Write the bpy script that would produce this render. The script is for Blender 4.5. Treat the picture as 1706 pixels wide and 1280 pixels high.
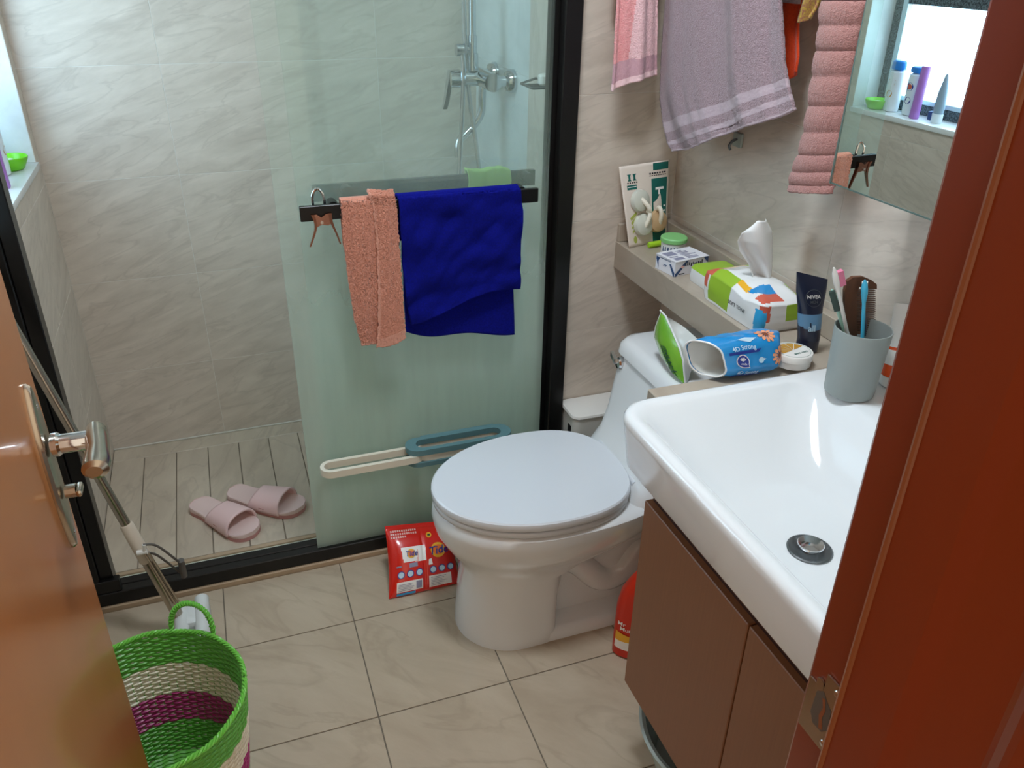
import bpy, bmesh, math, random
from math import sin, cos, pi, radians, sqrt, atan2, floor as fl
from mathutils import Vector, Matrix, noise as mn
for o in list(bpy.data.objects): bpy.data.objects.remove(o)
random.seed(4)
S = bpy.context.scene
COL = S.collection
V = Vector

# ------------------------------------------------------------------ camera
F_PX, YAW, PITCH, ROLL = 1361.41, 0.3522905, 0.4970211, 0.0184443
CAM = V((0, 0, 1.485))
_f = V((sin(YAW)*cos(PITCH), cos(YAW)*cos(PITCH), -sin(PITCH)))
_r0 = V((cos(YAW), -sin(YAW), 0)); _u0 = _r0.cross(_f)
_R = cos(ROLL)*_r0 + sin(ROLL)*_u0; _U = -sin(ROLL)*_r0 + cos(ROLL)*_u0
cd = bpy.data.cameras.new('camera'); co = bpy.data.objects.new('camera', cd); COL.objects.link(co)
cd.sensor_width = 36; cd.lens = 36*F_PX/1706; cd.clip_start = 0.02
M3 = Matrix((( _R.x, _U.x, -_f.x), (_R.y, _U.y, -_f.y), (_R.z, _U.z, -_f.z)))
co.matrix_world = Matrix.Translation(CAM) @ M3.to_4x4()
S.camera = co
# ------------------------------------------------------------------ world, exposure, lights
S.view_settings.view_transform = 'Standard'; S.view_settings.look = 'None'
S.view_settings.gamma = 1; S.view_settings.use_curve_mapping = False
S.view_settings.exposure = 0.0
w = bpy.data.worlds.new('world'); S.world = w; w.use_nodes = True
w.node_tree.nodes['Background'].inputs[0].default_value = (1.0, .82, .63, 1)
w.node_tree.nodes['Background'].inputs[1].default_value = 1.05
WINDOW_EMIT = 4.8
CEIL_EMIT = 78.0

def ray(px, py): return M3 @ V(((px-853)/F_PX, -(py-640)/F_PX, -1))
def onz(px, py, z): d = ray(px, py); return CAM + d*((z-CAM.z)/d.z)
def onx(px, py, x): d = ray(px, py); return CAM + d*((x-CAM.x)/d.x)
def ony(px, py, y): d = ray(px, py); return CAM + d*((y-CAM.y)/d.y)

# ------------------------------------------------------------------ materials
def lin(c):
    return tuple((x/255/12.92 if x/255 <= .04045 else ((x/255+.055)/1.055)**2.4) for x in c) + (1,)
MATS = {}
def mat(name, c, rough=.5, metal=0, bump=None, var=None, spec=.5, coat=0, sheen=0, trans=0, emit=None, coord='Object', sss=0):
    m = bpy.data.materials.new(name); m.use_nodes = True; MATS[name] = m
    nt = m.node_tree; b = nt.nodes['Principled BSDF']
    b.inputs['Base Color'].default_value = lin(c); b.inputs['Roughness'].default_value = rough
    b.inputs['Metallic'].default_value = metal; b.inputs['Specular IOR Level'].default_value = spec
    b.inputs['Coat Weight'].default_value = coat; b.inputs['Coat Roughness'].default_value = .08
    if sheen: b.inputs['Sheen Weight'].default_value = sheen
    if trans: b.inputs['Transmission Weight'].default_value = trans
    if emit:
        b.inputs['Emission Color'].default_value = lin(emit[0]); b.inputs['Emission Strength'].default_value = emit[1]
    tc = nt.nodes.new('ShaderNodeTexCoord')
    if bump:   # (scale, strength, distance)
        n = nt.nodes.new('ShaderNodeTexNoise'); n.inputs['Scale'].default_value = bump[0]; n.inputs['Detail'].default_value = 3
        bp = nt.nodes.new('ShaderNodeBump'); bp.inputs['Strength'].default_value = bump[1]; bp.inputs['Distance'].default_value = bump[2]
        nt.links.new(tc.outputs[coord], n.inputs['Vector']); nt.links.new(n.outputs['Fac'], bp.inputs['Height'])
        nt.links.new(bp.outputs[0], b.inputs['Normal'])
    if var:    # (scale, other colour, (sx,sy,sz) , contrast)
        n = nt.nodes.new('ShaderNodeTexNoise'); n.inputs['Scale'].default_value = var[0]; n.inputs['Detail'].default_value = 6
        mp = nt.nodes.new('ShaderNodeMapping'); mp.inputs['Scale'].default_value = var[2]
        nt.links.new(tc.outputs[coord], mp.inputs[0]); nt.links.new(mp.outputs[0], n.inputs['Vector'])
        rp = nt.nodes.new('ShaderNodeValToRGB'); k = var[3] if len(var) > 3 else .2
        rp.color_ramp.elements[0].position = .5-k; rp.color_ramp.elements[1].position = .5+k
        rp.color_ramp.elements[0].color = lin(c); rp.color_ramp.elements[1].color = lin(var[1])
        nt.links.new(n.outputs['Fac'], rp.inputs[0]); nt.links.new(rp.outputs[0], b.inputs['Base Color'])
    return m

def stone(name, c1, c2, cv, rough, streak=(2.2, 11, 6), rot=.35, vein=.5, bumpd=.0015, scale=1.0):
    """tile with faint slanting streaks; every piece gets its own offset"""
    m = bpy.data.materials.new(name); m.use_nodes = True; MATS[name] = m
    nt = m.node_tree; L = nt.links.new; N = nt.nodes.new; b = nt.nodes['Principled BSDF']
    b.inputs['Roughness'].default_value = rough
    tc = N('ShaderNodeTexCoord'); oi = N('ShaderNodeObjectInfo')
    mul = N('ShaderNodeVectorMath'); mul.operation = 'SCALE'; mul.inputs[0].default_value = (37, 19, 53); L(oi.outputs['Random'], mul.inputs['Scale'])
    m0 = N('ShaderNodeMapping'); m0.inputs['Rotation'].default_value = (0, 0, rot); L(tc.outputs['Object'], m0.inputs[0])
    mp = N('ShaderNodeMapping'); mp.inputs['Scale'].default_value = streak; L(m0.outputs[0], mp.inputs[0])
    add = N('ShaderNodeVectorMath'); add.operation = 'ADD'; L(mp.outputs[0], add.inputs[0]); L(mul.outputs[0], add.inputs[1])
    n1 = N('ShaderNodeTexNoise'); n1.inputs['Scale'].default_value = 1.3*scale; n1.inputs['Detail'].default_value = 9; n1.inputs['Roughness'].default_value = .62; n1.inputs['Distortion'].default_value = .5
    L(add.outputs[0], n1.inputs['Vector'])
    r1 = N('ShaderNodeValToRGB'); r1.color_ramp.elements[0].position = .33; r1.color_ramp.elements[1].position = .67
    r1.color_ramp.elements[0].color = lin(c2); r1.color_ramp.elements[1].color = lin(c1); L(n1.outputs['Fac'], r1.inputs[0])
    n2 = N('ShaderNodeTexNoise'); n2.inputs['Scale'].default_value = .75*scale; n2.inputs['Detail'].default_value = 7; n2.inputs['Distortion'].default_value = 1.1
    L(add.outputs[0], n2.inputs['Vector'])
    r2 = N('ShaderNodeValToRGB'); e = r2.color_ramp.elements
    e[0].position = .47; e[0].color = (0, 0, 0, 1); e[1].position = .53; e[1].color = (0, 0, 0, 1); x = e.new(.5); x.color = (vein, vein, vein, 1)
    L(n2.outputs['Fac'], r2.inputs[0])
    mx = N('ShaderNodeMix'); mx.data_type = 'RGBA'; L(r2.outputs[0], mx.inputs['Factor']); L(r1.outputs[0], mx.inputs['A']); mx.inputs['B'].default_value = lin(cv)
    L(mx.outputs['Result'], b.inputs['Base Color'])
    bp = N('ShaderNodeBump'); bp.inputs['Strength'].default_value = .35; bp.inputs['Distance'].default_value = bumpd; L(n1.outputs['Fac'], bp.inputs['Height']); L(bp.outputs[0], b.inputs['Normal'])
    return m

stone('wall_tile', (219, 207, 193), (199, 187, 173), (172, 160, 147), .34, streak=(4.5, 19, 6), rot=-.33, vein=.3)
stone('pale_lit_tile', (226, 230, 228), (208, 213, 211), (196, 200, 198), .3, streak=(6, 6, 6), vein=.15)  # tile tone lightened to carry window brightness on the shower's right wall
stone('floor_tile', (190, 174, 152), (174, 157, 135), (150, 132, 110), .3, streak=(3, 8, 3), rot=.75, vein=.3, bumpd=.0006)
stone('plank_tile', (204, 190, 170), (184, 169, 150), (160, 146, 130), .42, streak=(9, 3, 5), rot=.2, vein=.35)
stone('shelf_stone', (178, 165, 149), (165, 152, 136), (150, 137, 122), .3, streak=(5, 2.2, 5), rot=.2, vein=.25)
stone('kerb_stone', (186, 162, 134), (170, 146, 118), (150, 128, 104), .4, streak=(2, 8, 5), vein=.3)
mat('grout', (226, 222, 214), .85); mat('grout_dark', (118, 108, 94), .9); mat('groove', (132, 120, 104), .9); mat('grout_light', (214, 210, 200), .8)
mat('hall_floor', (150, 128, 104), .5); mat('gutter', (196, 200, 182), .5)
mat('paint', (226, 226, 222), .7); mat('sill', (232, 236, 236), .25)
mat('door_wood', (172, 103, 47), .28, var=(3, (165, 96, 42), (6, 6, .4), .3), coat=.35)
mat('frame_wood', (122, 47, 19), .3, var=(3, (115, 43, 17), (6, 6, .4), .3), coat=.3)
mat('frame_edge', (128, 70, 36), .32, coat=.3)
mat('cabinet_wood', (136, 88, 54), .42, var=(9, (126, 80, 48), (26, 26, .8), .3))
mat('cabinet_dark', (52, 26, 16), .5)
mat('nickel', (190, 180, 164), .24, metal=1, bump=(60, .03, .001)); mat('chrome', (222, 224, 226), .08, metal=1)
mat('steel', (176, 168, 156), .26, metal=1); mat('shower_chrome', (206, 210, 214), .14, metal=1); mat('rose_steel', (172, 128, 112), .22, metal=1)
mat('black_metal', (14, 13, 13), .3, spec=.4); mat('grey_metal', (120, 124, 126), .35, metal=1)
mat('ceramic', (228, 231, 232), .08, coat=.4); mat('seat_plastic', (216, 221, 226), .14)
mat('bin_plastic', (222, 220, 212), .35); mat('dark', (20, 19, 18), .6)
mat('mirror', (236, 242, 240), .0, metal=1); mat('mirror_edge', (90, 110, 104), .2)
mat('cup_grey', (148, 157, 154), .42); mat('white_plastic', (232, 230, 224), .35); mat('cream_plastic', (226, 218, 200), .4)
mat('teal_plastic', (92, 130, 136), .42); mat('grey_plastic', (166, 178, 172), .4)
mat('red_plastic', (206, 44, 16), .3); mat('orange_print', (228, 84, 30), .4); mat('yellow', (236, 176, 40), .4)
mat('film_white', (232, 234, 234), .22, coat=.5); mat('film_clear', (205, 208, 204), .2, coat=.6)
mat('paper', (238, 238, 236), .8); mat('ink', (34, 34, 40), .6); mat('white_print', (240, 238, 234), .4)
mat('blue_film', (26, 140, 208), .22, coat=.5); mat('navy_print', (26, 50, 140), .35); mat('navy_tube', (16, 24, 52), .3, coat=.3); mat('steel_blue', (96, 140, 176), .35)
mat('sky_print', (44, 160, 214), .35); mat('lime_print', (150, 188, 50), .35); mat('coral', (206, 96, 76), .4); mat('peach_print', (226, 200, 172), .4)
mat('gold_print', (190, 140, 52), .4); mat('flower', (232, 160, 120), .45); mat('flower_core', (130, 70, 44), .5); mat('pale_blue', (190, 220, 236), .4)
mat('green_film', (140, 196, 60), .25, coat=.5, var=(9, (96, 168, 40), (1, 1, 1), .15)); mat('dark_green', (28, 84, 44), .4); mat('teal_card', (10, 98, 90), .5)
mat('card', (226, 214, 202), .55); mat('blister', (206, 208, 196), .18, coat=.6); mat('hook_white', (236, 230, 214), .3); mat('tan_print', (196, 164, 124), .5)
mat('olive', (168, 176, 80), .5); mat('lid_green', (130, 196, 122), .4); mat('lime', (160, 206, 40), .35); mat('jar_white', (222, 224, 222), .3)
mat('box_white', (226, 226, 232), .45); mat('box_print', (140, 140, 164), .5); mat('box_navy', (46, 74, 116), .45)
mat('bag_red', (214, 34, 22), .24, coat=.5); mat('bag_orange', (240, 120, 40), .4); mat('light_pink', (230, 180, 172), .35)
mat('blue_brush', (70, 178, 214), .35); mat('pink', (226, 130, 160), .4); mat('dark_brush', (40, 62, 56), .5); mat('mint', (170, 214, 196), .35)
mat('comb_wood', (104, 62, 34), .45, var=(6, (84, 48, 26), (20, 3, 3), .25))
mat('slipper', (234, 200, 198), .55, bump=(250, .1, .001)); mat('slipper_in', (224, 196, 190), .6); mat('slipper_sole', (196, 140, 136), .6)
mat('mop_sleeve', (206, 192, 174), .4); mat('mop_head', (214, 218, 216), .45); mat('mop_dark', (84, 78, 72), .45)
mat('bk_green', (98, 176, 64), .38); mat('bk_white', (232, 222, 198), .4); mat('bk_purple', (172, 34, 112), .38); mat('bk_rim', (112, 192, 72), .36)
mat('bowl_green', (120, 214, 30), .3); mat('soap', (240, 244, 244), .4); mat('bottle_blue', (40, 130, 214), .3); mat('bottle_white', (226, 236, 242), .3); mat('purple_plastic', (176, 120, 200), .35); mat('grey_tube', (150, 172, 190), .35)
mat('light_green_cloth', (182, 224, 130), .9, bump=(300, .3, .001)); mat('gasket', (104, 116, 120), .7, var=(180, (40, 46, 50), (1, 1, 1), .1)); mat('alu', (196, 214, 220), .35, metal=.3)
def terry(name, c, c2, sc=420, st=.9, sheen=.3): return mat(name, c, .95, spec=.15, sheen=sheen, bump=(sc, st, .0035), var=(260, c2, (1, 1, 1), .25))
terry('peach_terry', (226, 158, 134), (206, 132, 108)); terry('peach_hem', (226, 166, 144), (216, 152, 132), 900, .3)
terry('blue_terry', (8, 18, 136), (5, 11, 104), 700, .4, 0)
terry('mauve_terry', (166, 144, 150), (142, 119, 125)); terry('mauve_band', (184, 166, 172), (172, 152, 160), 900, .3)
terry('pink_terry', (244, 178, 178), (234, 150, 152)); terry('pink_pale', (246, 206, 208), (238, 188, 192)); terry('pink_hem', (244, 210, 212), (236, 196, 200), 900, .2); terry('pink_stripe', (206, 164, 172), (190, 146, 156), 900, .3)
terry('rose_terry', (190, 140, 132), (170, 116, 110)); terry('orange_cloth', (226, 74, 26), (206, 58, 18), 700, .4); terry('red_cloth', (190, 40, 40), (160, 26, 30), 700, .4); terry('print_cloth', (150, 60, 90), (210, 190, 70), 700, .3)
mat('lamp_panel', (255, 250, 240), .5, emit=((234, 245, 255), CEIL_EMIT))
mat('window_glow', (230, 246, 255), .5, emit=((196, 232, 255), WINDOW_EMIT))

def make_glass(name, stain_lo, stain_hi):
    m = bpy.data.materials.new(name); m.use_nodes = True; MATS[name] = m
    nt = m.node_tree; L = nt.links.new; N = nt.nodes.new
    for n in list(nt.nodes): nt.nodes.remove(n)
    out = N('ShaderNodeOutputMaterial'); tr = N('ShaderNodeBsdfTransparent'); tr.inputs[0].default_value = (.945, .975, .965, 1)
    di = N('ShaderNodeBsdfDiffuse'); tl = N('ShaderNodeBsdfTranslucent')
    di.inputs[0].default_value = lin((210, 226, 214)); tl.inputs[0].default_value = lin((218, 234, 222))
    md = N('ShaderNodeMixShader'); md.inputs[0].default_value = .5; L(di.outputs[0], md.inputs[1]); L(tl.outputs[0], md.inputs[2])
    gl = N('ShaderNodeBsdfGlossy'); gl.inputs['Roughness'].default_value = .02
    fr = N('ShaderNodeFresnel'); fr.inputs[0].default_value = 1.45
    ge = N('ShaderNodeNewGeometry'); inv = N('ShaderNodeMath'); inv.operation = 'SUBTRACT'; inv.inputs[0].default_value = 1; L(ge.outputs['Backfacing'], inv.inputs[1])
    fm = N('ShaderNodeMath'); fm.operation = 'MULTIPLY'; L(fr.outputs[0], fm.inputs[0]); L(inv.outputs[0], fm.inputs[1])
    tc = N('ShaderNodeTexCoord'); sp = N('ShaderNodeSeparateXYZ'); L(tc.outputs['Object'], sp.inputs[0])
    # lime and soap film: thick low down on the pane, thin at the top, streaked
    dv = N('ShaderNodeMath'); dv.operation = 'DIVIDE'; dv.inputs[1].default_value = 1.5; L(sp.outputs['Z'], dv.inputs[0])
    mr = N('ShaderNodeValToRGB'); el = mr.color_ramp.elements
    el[0].position = .1/1.5; el[0].color = (stain_lo,)*3+(1,); el[1].position = 1.3/1.5; el[1].color = (stain_hi,)*3+(1,)
    for zz, k in ((.55, .85), (.8, .52), (1.0, .22), (1.15, .06)):
        q = el.new(zz/1.5); c = stain_hi+(stain_lo-stain_hi)*k; q.color = (c, c, c, 1)
    L(dv.outputs[0], mr.inputs[0])
    mp = N('ShaderNodeMapping'); mp.inputs['Scale'].default_value = (9, 9, 1.2); L(tc.outputs['Object'], mp.inputs[0])
    no = N('ShaderNodeTexNoise'); no.inputs['Scale'].default_value = 2.0; no.inputs['Detail'].default_value = 5; L(mp.outputs[0], no.inputs['Vector'])
    ns = N('ShaderNodeMapRange'); ns.inputs['From Min'].default_value = .3; ns.inputs['From Max'].default_value = .7; ns.inputs['To Min'].default_value = .9; ns.inputs['To Max'].default_value = 1.08; L(no.outputs['Fac'], ns.inputs['Value'])
    mu = N('ShaderNodeMath'); mu.operation = 'MULTIPLY'; mu.use_clamp = True; L(mr.outputs[0], mu.inputs[0]); L(ns.outputs[0], mu.inputs[1])
    m1 = N('ShaderNodeMixShader'); L(mu.outputs[0], m1.inputs[0]); L(tr.outputs[0], m1.inputs[1]); L(md.outputs[0], m1.inputs[2])
    m2 = N('ShaderNodeMixShader'); L(fm.outputs[0], m2.inputs[0]); L(m1.outputs[0], m2.inputs[1]); L(gl.outputs[0], m2.inputs[2])
    L(m2.outputs[0], out.inputs[0])
make_glass('glass', .52, .05); make_glass('glass_b', .46, .03)

# ------------------------------------------------------------------ mesh helpers
def setp(o, label=None, cat=None, group=None, kind=None):
    if label: o['label'] = label
    if cat: o['category'] = cat
    if group: o['group'] = group
    if kind: o['kind'] = kind
    return o
def thing(name, loc, label, cat, group=None, rz=0):
    o = bpy.data.objects.new(name, None); COL.objects.link(o); o.location = loc; o.rotation_euler.z = rz
    o.empty_display_size = .02
    return setp(o, label, cat, group)
def wloc(p):
    x = V((0, 0, 0)); 
    while p: x += p.location; p = p.parent
    return x
class MB:
    def __init__(s): s.b = bmesh.new(); s.mi = 0
    def _tag(s, before):
        for f in s.b.faces:
            if f.index == -1 or f not in before: f.material_index = s.mi
    def box(s, a, b, bev=0, seg=2, M=None):
        a, b = V(a), V(b); t = bmesh.new(); bmesh.ops.create_cube(t, size=1)
        for v in t.verts: v.co = V(((a[i]+b[i])/2 + v.co[i]*(b[i]-a[i])) for i in range(3)) if False else V([(a[i]+b[i])/2 + v.co[i]*(b[i]-a[i]) for i in range(3)])
        if bev: bmesh.ops.bevel(t, geom=t.edges[:], offset=bev, segments=seg, affect='EDGES', profile=.5)
        if M:
            for v in t.verts: v.co = M @ v.co
        return s.merge(t)
    def merge(s, t):
        for f in t.faces: f.material_index = s.mi
        me = bpy.data.meshes.new('t'); t.to_mesh(me); t.free(); s.b.from_mesh(me); bpy.data.meshes.remove(me); return s
    def rings(s, rings, close=True, cap0=True, cap1=True, loop=False):
        t = bmesh.new(); R = [[t.verts.new(p) for p in r] for r in rings]; n = len(R[0])
        pairs = list(zip(R, R[1:])) + ([(R[-1], R[0])] if loop else [])
        for A, B in pairs:
            for i in range(n if close else n-1):
                j = (i+1) % n
                try: t.faces.new((A[i], A[j], B[j], B[i]))
                except ValueError: pass
        if close and not loop:
            if cap0: t.faces.new(R[0][::-1])
            if cap1: t.faces.new(R[-1])
        bmesh.ops.recalc_face_normals(t, faces=t.faces[:])
        return s.merge(t)
    def lathe(s, prof, c=(0, 0, 0), n=32, M=None, cap0=True, cap1=True):
        c = V(c); rs = []
        for r, z in prof:
            q = [V((r*cos(2*pi*i/n), r*sin(2*pi*i/n), z)) for i in range(n)]
            rs.append([(M @ p if M else p) + c for p in q])
        return s.rings(rs, cap0=cap0, cap1=cap1)
    def tube(s, path, r, n=10, loop=False, caps=True):
        path = [V(p) for p in path]; k = len(path); rr = r if isinstance(r, (list, tuple)) else [r]*k
        rs = []; up = None
        for i, p in enumerate(path):
            if loop: t = (path[(i+1) % k]-path[i-1])
            else: t = path[min(i+1, k-1)]-path[max(i-1, 0)]
            t = t.normalized()
            if up is None:
                up = V((0, 0, 1)) if abs(t.z) < .9 else V((1, 0, 0))
            a = (up - t*up.dot(t))
            if a.length < 1e-6: a = t.orthogonal()
            a.normalize(); up = a; bb = t.cross(a)
            rs.append([p + rr[i]*(cos(2*pi*j/n)*a + sin(2*pi*j/n)*bb) for j in range(n)])
        return s.rings(rs, cap0=caps, cap1=caps, loop=loop)
    def prism(s, pts, d):   # polygon extruded by vector d
        pts = [V(p) for p in pts]; d = V(d); return s.rings([pts, [p+d for p in pts]])
    def poly(s, pts):
        t = bmesh.new(); t.faces.new([t.verts.new(p) for p in pts]); return s.merge(t)
    def build(s, name, m, parent=None, world=True, smooth=True, ang=35, kind=None, label=None):
        me = bpy.data.meshes.new(name); s.b.to_mesh(me); s.b.free()
        if smooth:
            me.polygons.foreach_set('use_smooth', [True]*len(me.polygons)); me.set_sharp_from_angle(angle=radians(ang))
        for k in (m if isinstance(m, (list, tuple)) else [m]): me.materials.append(MATS[k])
        return place(name, me, parent, world, kind, label)
def place(name, me, parent, world=True, kind=None, label=None):
    o = bpy.data.objects.new(name, me); COL.objects.link(o)
    if parent:
        o.parent = parent
        if world: me.transform(Matrix.Translation(-wloc(parent)))
    elif world:      # give top-level meshes an origin at their own base
        xs = [v.co for v in me.vertices]
        c = V([(min(p[i] for p in xs)+max(p[i] for p in xs))/2 for i in range(3)]); c.z = min(p.z for p in xs)
        me.transform(Matrix.Translation(-c)); o.location = c
    return setp(o, label, None, None, kind)
def one(m): return m
def grid(name, fn, nu, nv, mats, parent=None, thick=.003, matfn=None, wrap=False, kind=None, label=None, smooth=True, world=True):
    b = bmesh.new(); P = [[b.verts.new(fn(i/nu, j/nv)) for j in range(nv+1)] for i in range(nu if wrap else nu+1)]
    for i in range(nu):
        for j in range(nv):
            i2 = (i+1) % nu if wrap else i+1
            f = b.faces.new((P[i][j], P[i2][j], P[i2][j+1], P[i][j+1])); f.smooth = smooth
            if matfn: f.material_index = matfn((i+.5)/nu, (j+.5)/nv)
    me = bpy.data.meshes.new(name); b.to_mesh(me); b.free()
    for k in (mats if isinstance(mats, (list, tuple)) else [mats]): me.materials.append(MATS[k])
    o = place(name, me, parent, world, kind, label)
    if thick:
        md = o.modifiers.new('thickness', 'SOLIDIFY'); md.thickness = thick; md.offset = 0
    return o
def text_mesh(body, size, bold=.012):
    c = bpy.data.curves.new('txt', 'FONT'); c.body = body; c.size = size; c.align_x = 'CENTER'; c.align_y = 'CENTER'; c.resolution_u = 3; c.offset = size*bold
    o = bpy.data.objects.new('txt', c); COL.objects.link(o)
    dg = bpy.context.evaluated_depsgraph_get(); me = bpy.data.meshes.new_from_object(o.evaluated_get(dg))
    bpy.data.objects.remove(o); bpy.data.curves.remove(c); me.materials.clear(); return me
def lettering(body, size, m, parent, mapf, name='lettering', shear=0):
    me = text_mesh(body, size)
    for v in me.vertices: v.co = mapf(v.co.x + shear*v.co.y, v.co.y)
    me.materials.append(MATS[m]); return place(name, me, parent)
def flat(o, xd, yd, eps=.0006):
    o, xd, yd = V(o), V(xd).normalized(), V(yd).normalized(); n = xd.cross(yd).normalized()
    return lambda x, y: o + xd*x + yd*y + n*eps
def onsurf(fn, u0, v0, su, sv, rot=0, eps=.0008, flip=1):
    def f(x, y):
        u = u0 + (x*cos(rot)-y*sin(rot))*su; v = v0 + (x*sin(rot)+y*cos(rot))*sv
        h = 1e-3; p = fn(u, v); n = (fn(u+h, v)-p).cross(fn(u, v+h)-p)
        return p + n.normalized()*eps*flip
    return f
def disc(c, r, n=24, a0=0, a1=2*pi):
    return [(c[0]+r*cos(a0+(a1-a0)*i/(n-1 if a1-a0 < 6.2 else n)), c[1]+r*sin(a0+(a1-a0)*i/(n-1 if a1-a0 < 6.2 else n))) for i in range(n)]
def marks(name, shapes, m, parent, mapf):
    b = MB()
    for sh in shapes: b.poly([mapf(x, y) for x, y in sh])
    return b.build(name, m, parent, smooth=False, kind='stuff' if len(shapes) > 1 else None)
def rect(x0, y0, x1, y1, k=1):
    p = []
    for (ax, ay), (bx, by) in zip([(x0, y0), (x1, y0), (x1, y1), (x0, y1)], [(x1, y0), (x1, y1), (x0, y1), (x0, y0)]):
        p += [(ax+(bx-ax)*i/k, ay+(by-ay)*i/k) for i in range(k)]
    return p
def lerp(a, b, t): return a + (b-a)*t
def pl(pts, t):   # piecewise-linear interpolation along list of points, t 0..1 (by index)
    k = t*(len(pts)-1); i = min(int(k), len(pts)-2); a, b = pts[i], pts[i+1]; f = k-i
    return tuple(a[q]+(b[q]-a[q])*f for q in range(len(a)))
def rrect(x0, x1, y0, y1, r, z, n=8):
    out = []
    for cx, cy, a0 in ((x1-r, y1-r, 0), (x0+r, y1-r, pi/2), (x0+r, y0+r, pi), (x1-r, y0+r, 1.5*pi)):
        out += [V((cx+r*cos(a0+pi/2*i/(n-1)), cy+r*sin(a0+pi/2*i/(n-1)), z)) for i in range(n)]
    return out
def nz(x, y, z=0, s=1): return mn.noise(V((x*s, y*s, z)))
def sm(pts, k=8):  # catmull-rom
    P = [V(p) for p in pts]; out = []
    for i in range(len(P)-1):
        a, b, c, d = P[max(i-1, 0)], P[i], P[i+1], P[min(i+2, len(P)-1)]
        for j in range(k):
            t = j/k; out.append(.5*((2*b)+(c-a)*t+(2*a-5*b+4*c-d)*t*t+(3*b-a-3*c+d)*t**3))
    return out + [P[-1]]

# ================================================================== THE ROOM
XL, XR, YB, YS, YT, YF, ZC = -.447, 1.09, 2.545, .80, 1.80, .357, 2.40   # YS: x of the shower's right wall; YT: y of the wall behind the bin
def struct(name, m, b): o = b.build(name, m, None, smooth=False); o['kind'] = 'structure'; return o
G = .0008     # tiles stand this far proud of the backing
FX = [.159+.3*k for k in range(-3, 5)]; FY = [1.5325+.3*k for k in range(-5, 2)]
_tc = {}
def tile(name, w, h, m, M, parent, t=.006, bev=.0004):
    key = (name, m, round(w, 4), round(h, 4))
    if key not in _tc:
        b = MB(); b.box((-w/2, -h/2, -t), (w/2, h/2, 0), bev, 1); me = bpy.data.meshes.new(name); b.b.to_mesh(me); b.b.free(); me.materials.append(MATS[m]); _tc[key] = me
    o = bpy.data.objects.new(name, _tc[key]); COL.objects.link(o); o.parent = parent
    o.matrix_local = Matrix.Translation(-wloc(parent)) @ M
    return o
def tiling(parent, name, m, o, ud, vd, ul, vl, rects, gap=.0014):
    """o + u*ud + v*vd is the finished face; tiles are cut to the rects (u0,u1,v0,v1)"""
    ud, vd = V(ud), V(vd); n = ud.cross(vd); R = Matrix((ud, vd, n)).transposed().to_4x4()
    ul, vl = sorted(ul), sorted(vl)
    for (u0, u1, v0, v1) in rects:
        us = [u0]+[u for u in ul if u0+.004 < u < u1-.004]+[u1]; vs = [v0]+[v for v in vl if v0+.004 < v < v1-.004]+[v1]
        for a, b in zip(us, us[1:]):
            for c, d in zip(vs, vs[1:]):
                tile(name, b-a-gap, d-c-gap, m, Matrix.Translation(V(o)+ud*(a+b)/2+vd*(c+d)/2) @ R, parent)
WV = [.275+.3*k-.3 for k in range(0, 9)]
# floor
b = MB(); b.box((XL-.1, .15, -.08), (1.2, 1.765, -.002)); flo = struct('floor', 'grout_dark', b)
tiling(flo, 'floor_tile', 'floor_tile', (0, 0, 0), (1, 0, 0), (0, 1, 0), FX, FY, [(XL, XR, .2, 1.757)], .003)
b = MB(); b.box((-1.2, -1.4, -.08), (1.2, .15, -.001)); struct('floor_hall', 'hall_floor', b)
# shower floor: tray, planks, border
b = MB(); b.box((XL-.1, 1.765, -.09), (.9, YB+.1, -.006)); sf = struct('floor_shower', 'gutter', b)
b = MB(); b.box((XL-.004, 1.895, -.0055), (.80, YB, -.003)); b.build('plank_bed', 'groove', sf, smooth=False)
PX = [XL+.0005]+[-.351+.0965*k for k in range(0, 12)]+[YS]
for x0, x1 in zip(PX, PX[1:]):
    tile('floor_plank', x1-x0-.003, 2.468-1.908, 'plank_tile', Matrix.Translation(((x0+x1)/2, (2.468+1.908)/2, 0)), sf, t=.0028, bev=.0008)
b = MB(); b.box((XL+.001, 2.4705, -.008), (YS-.001, YB-.002, 0), .002, 1); b.build('border_strip', 'plank_tile', sf)
b = MB(); b.box((XL+.001, 1.894, -.008), (YS-.001, 1.907, -.0005), .001, 1); b.build('edge_strip', 'kerb_stone', sf)
b = MB(); b.box((XL+.001, 1.758, -.02), (YS-.001, 1.828, .014), .002, 1); o = b.build('trim_1', 'kerb_stone', None); o['kind'] = 'structure'
# back wall of the shower
b = MB(); b.box((XL-.15, YB+G, -.08), (YS+.4, YB+.12, ZC)); wb = struct('wall_back', 'grout', b)
b = MB(); b.box((XL+.0005, YB-.005, .0002), (YS-.0015, YB-.0003, .005), .001, 1); b.build('caulk_line', 'grout_light', wb)
tiling(wb, 'wall_tile', 'wall_tile', (0, YB, 0), (1, 0, 0), (0, 0, 1), [-.1, .495], WV, [(XL, YS, -.002, ZC)])
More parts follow.
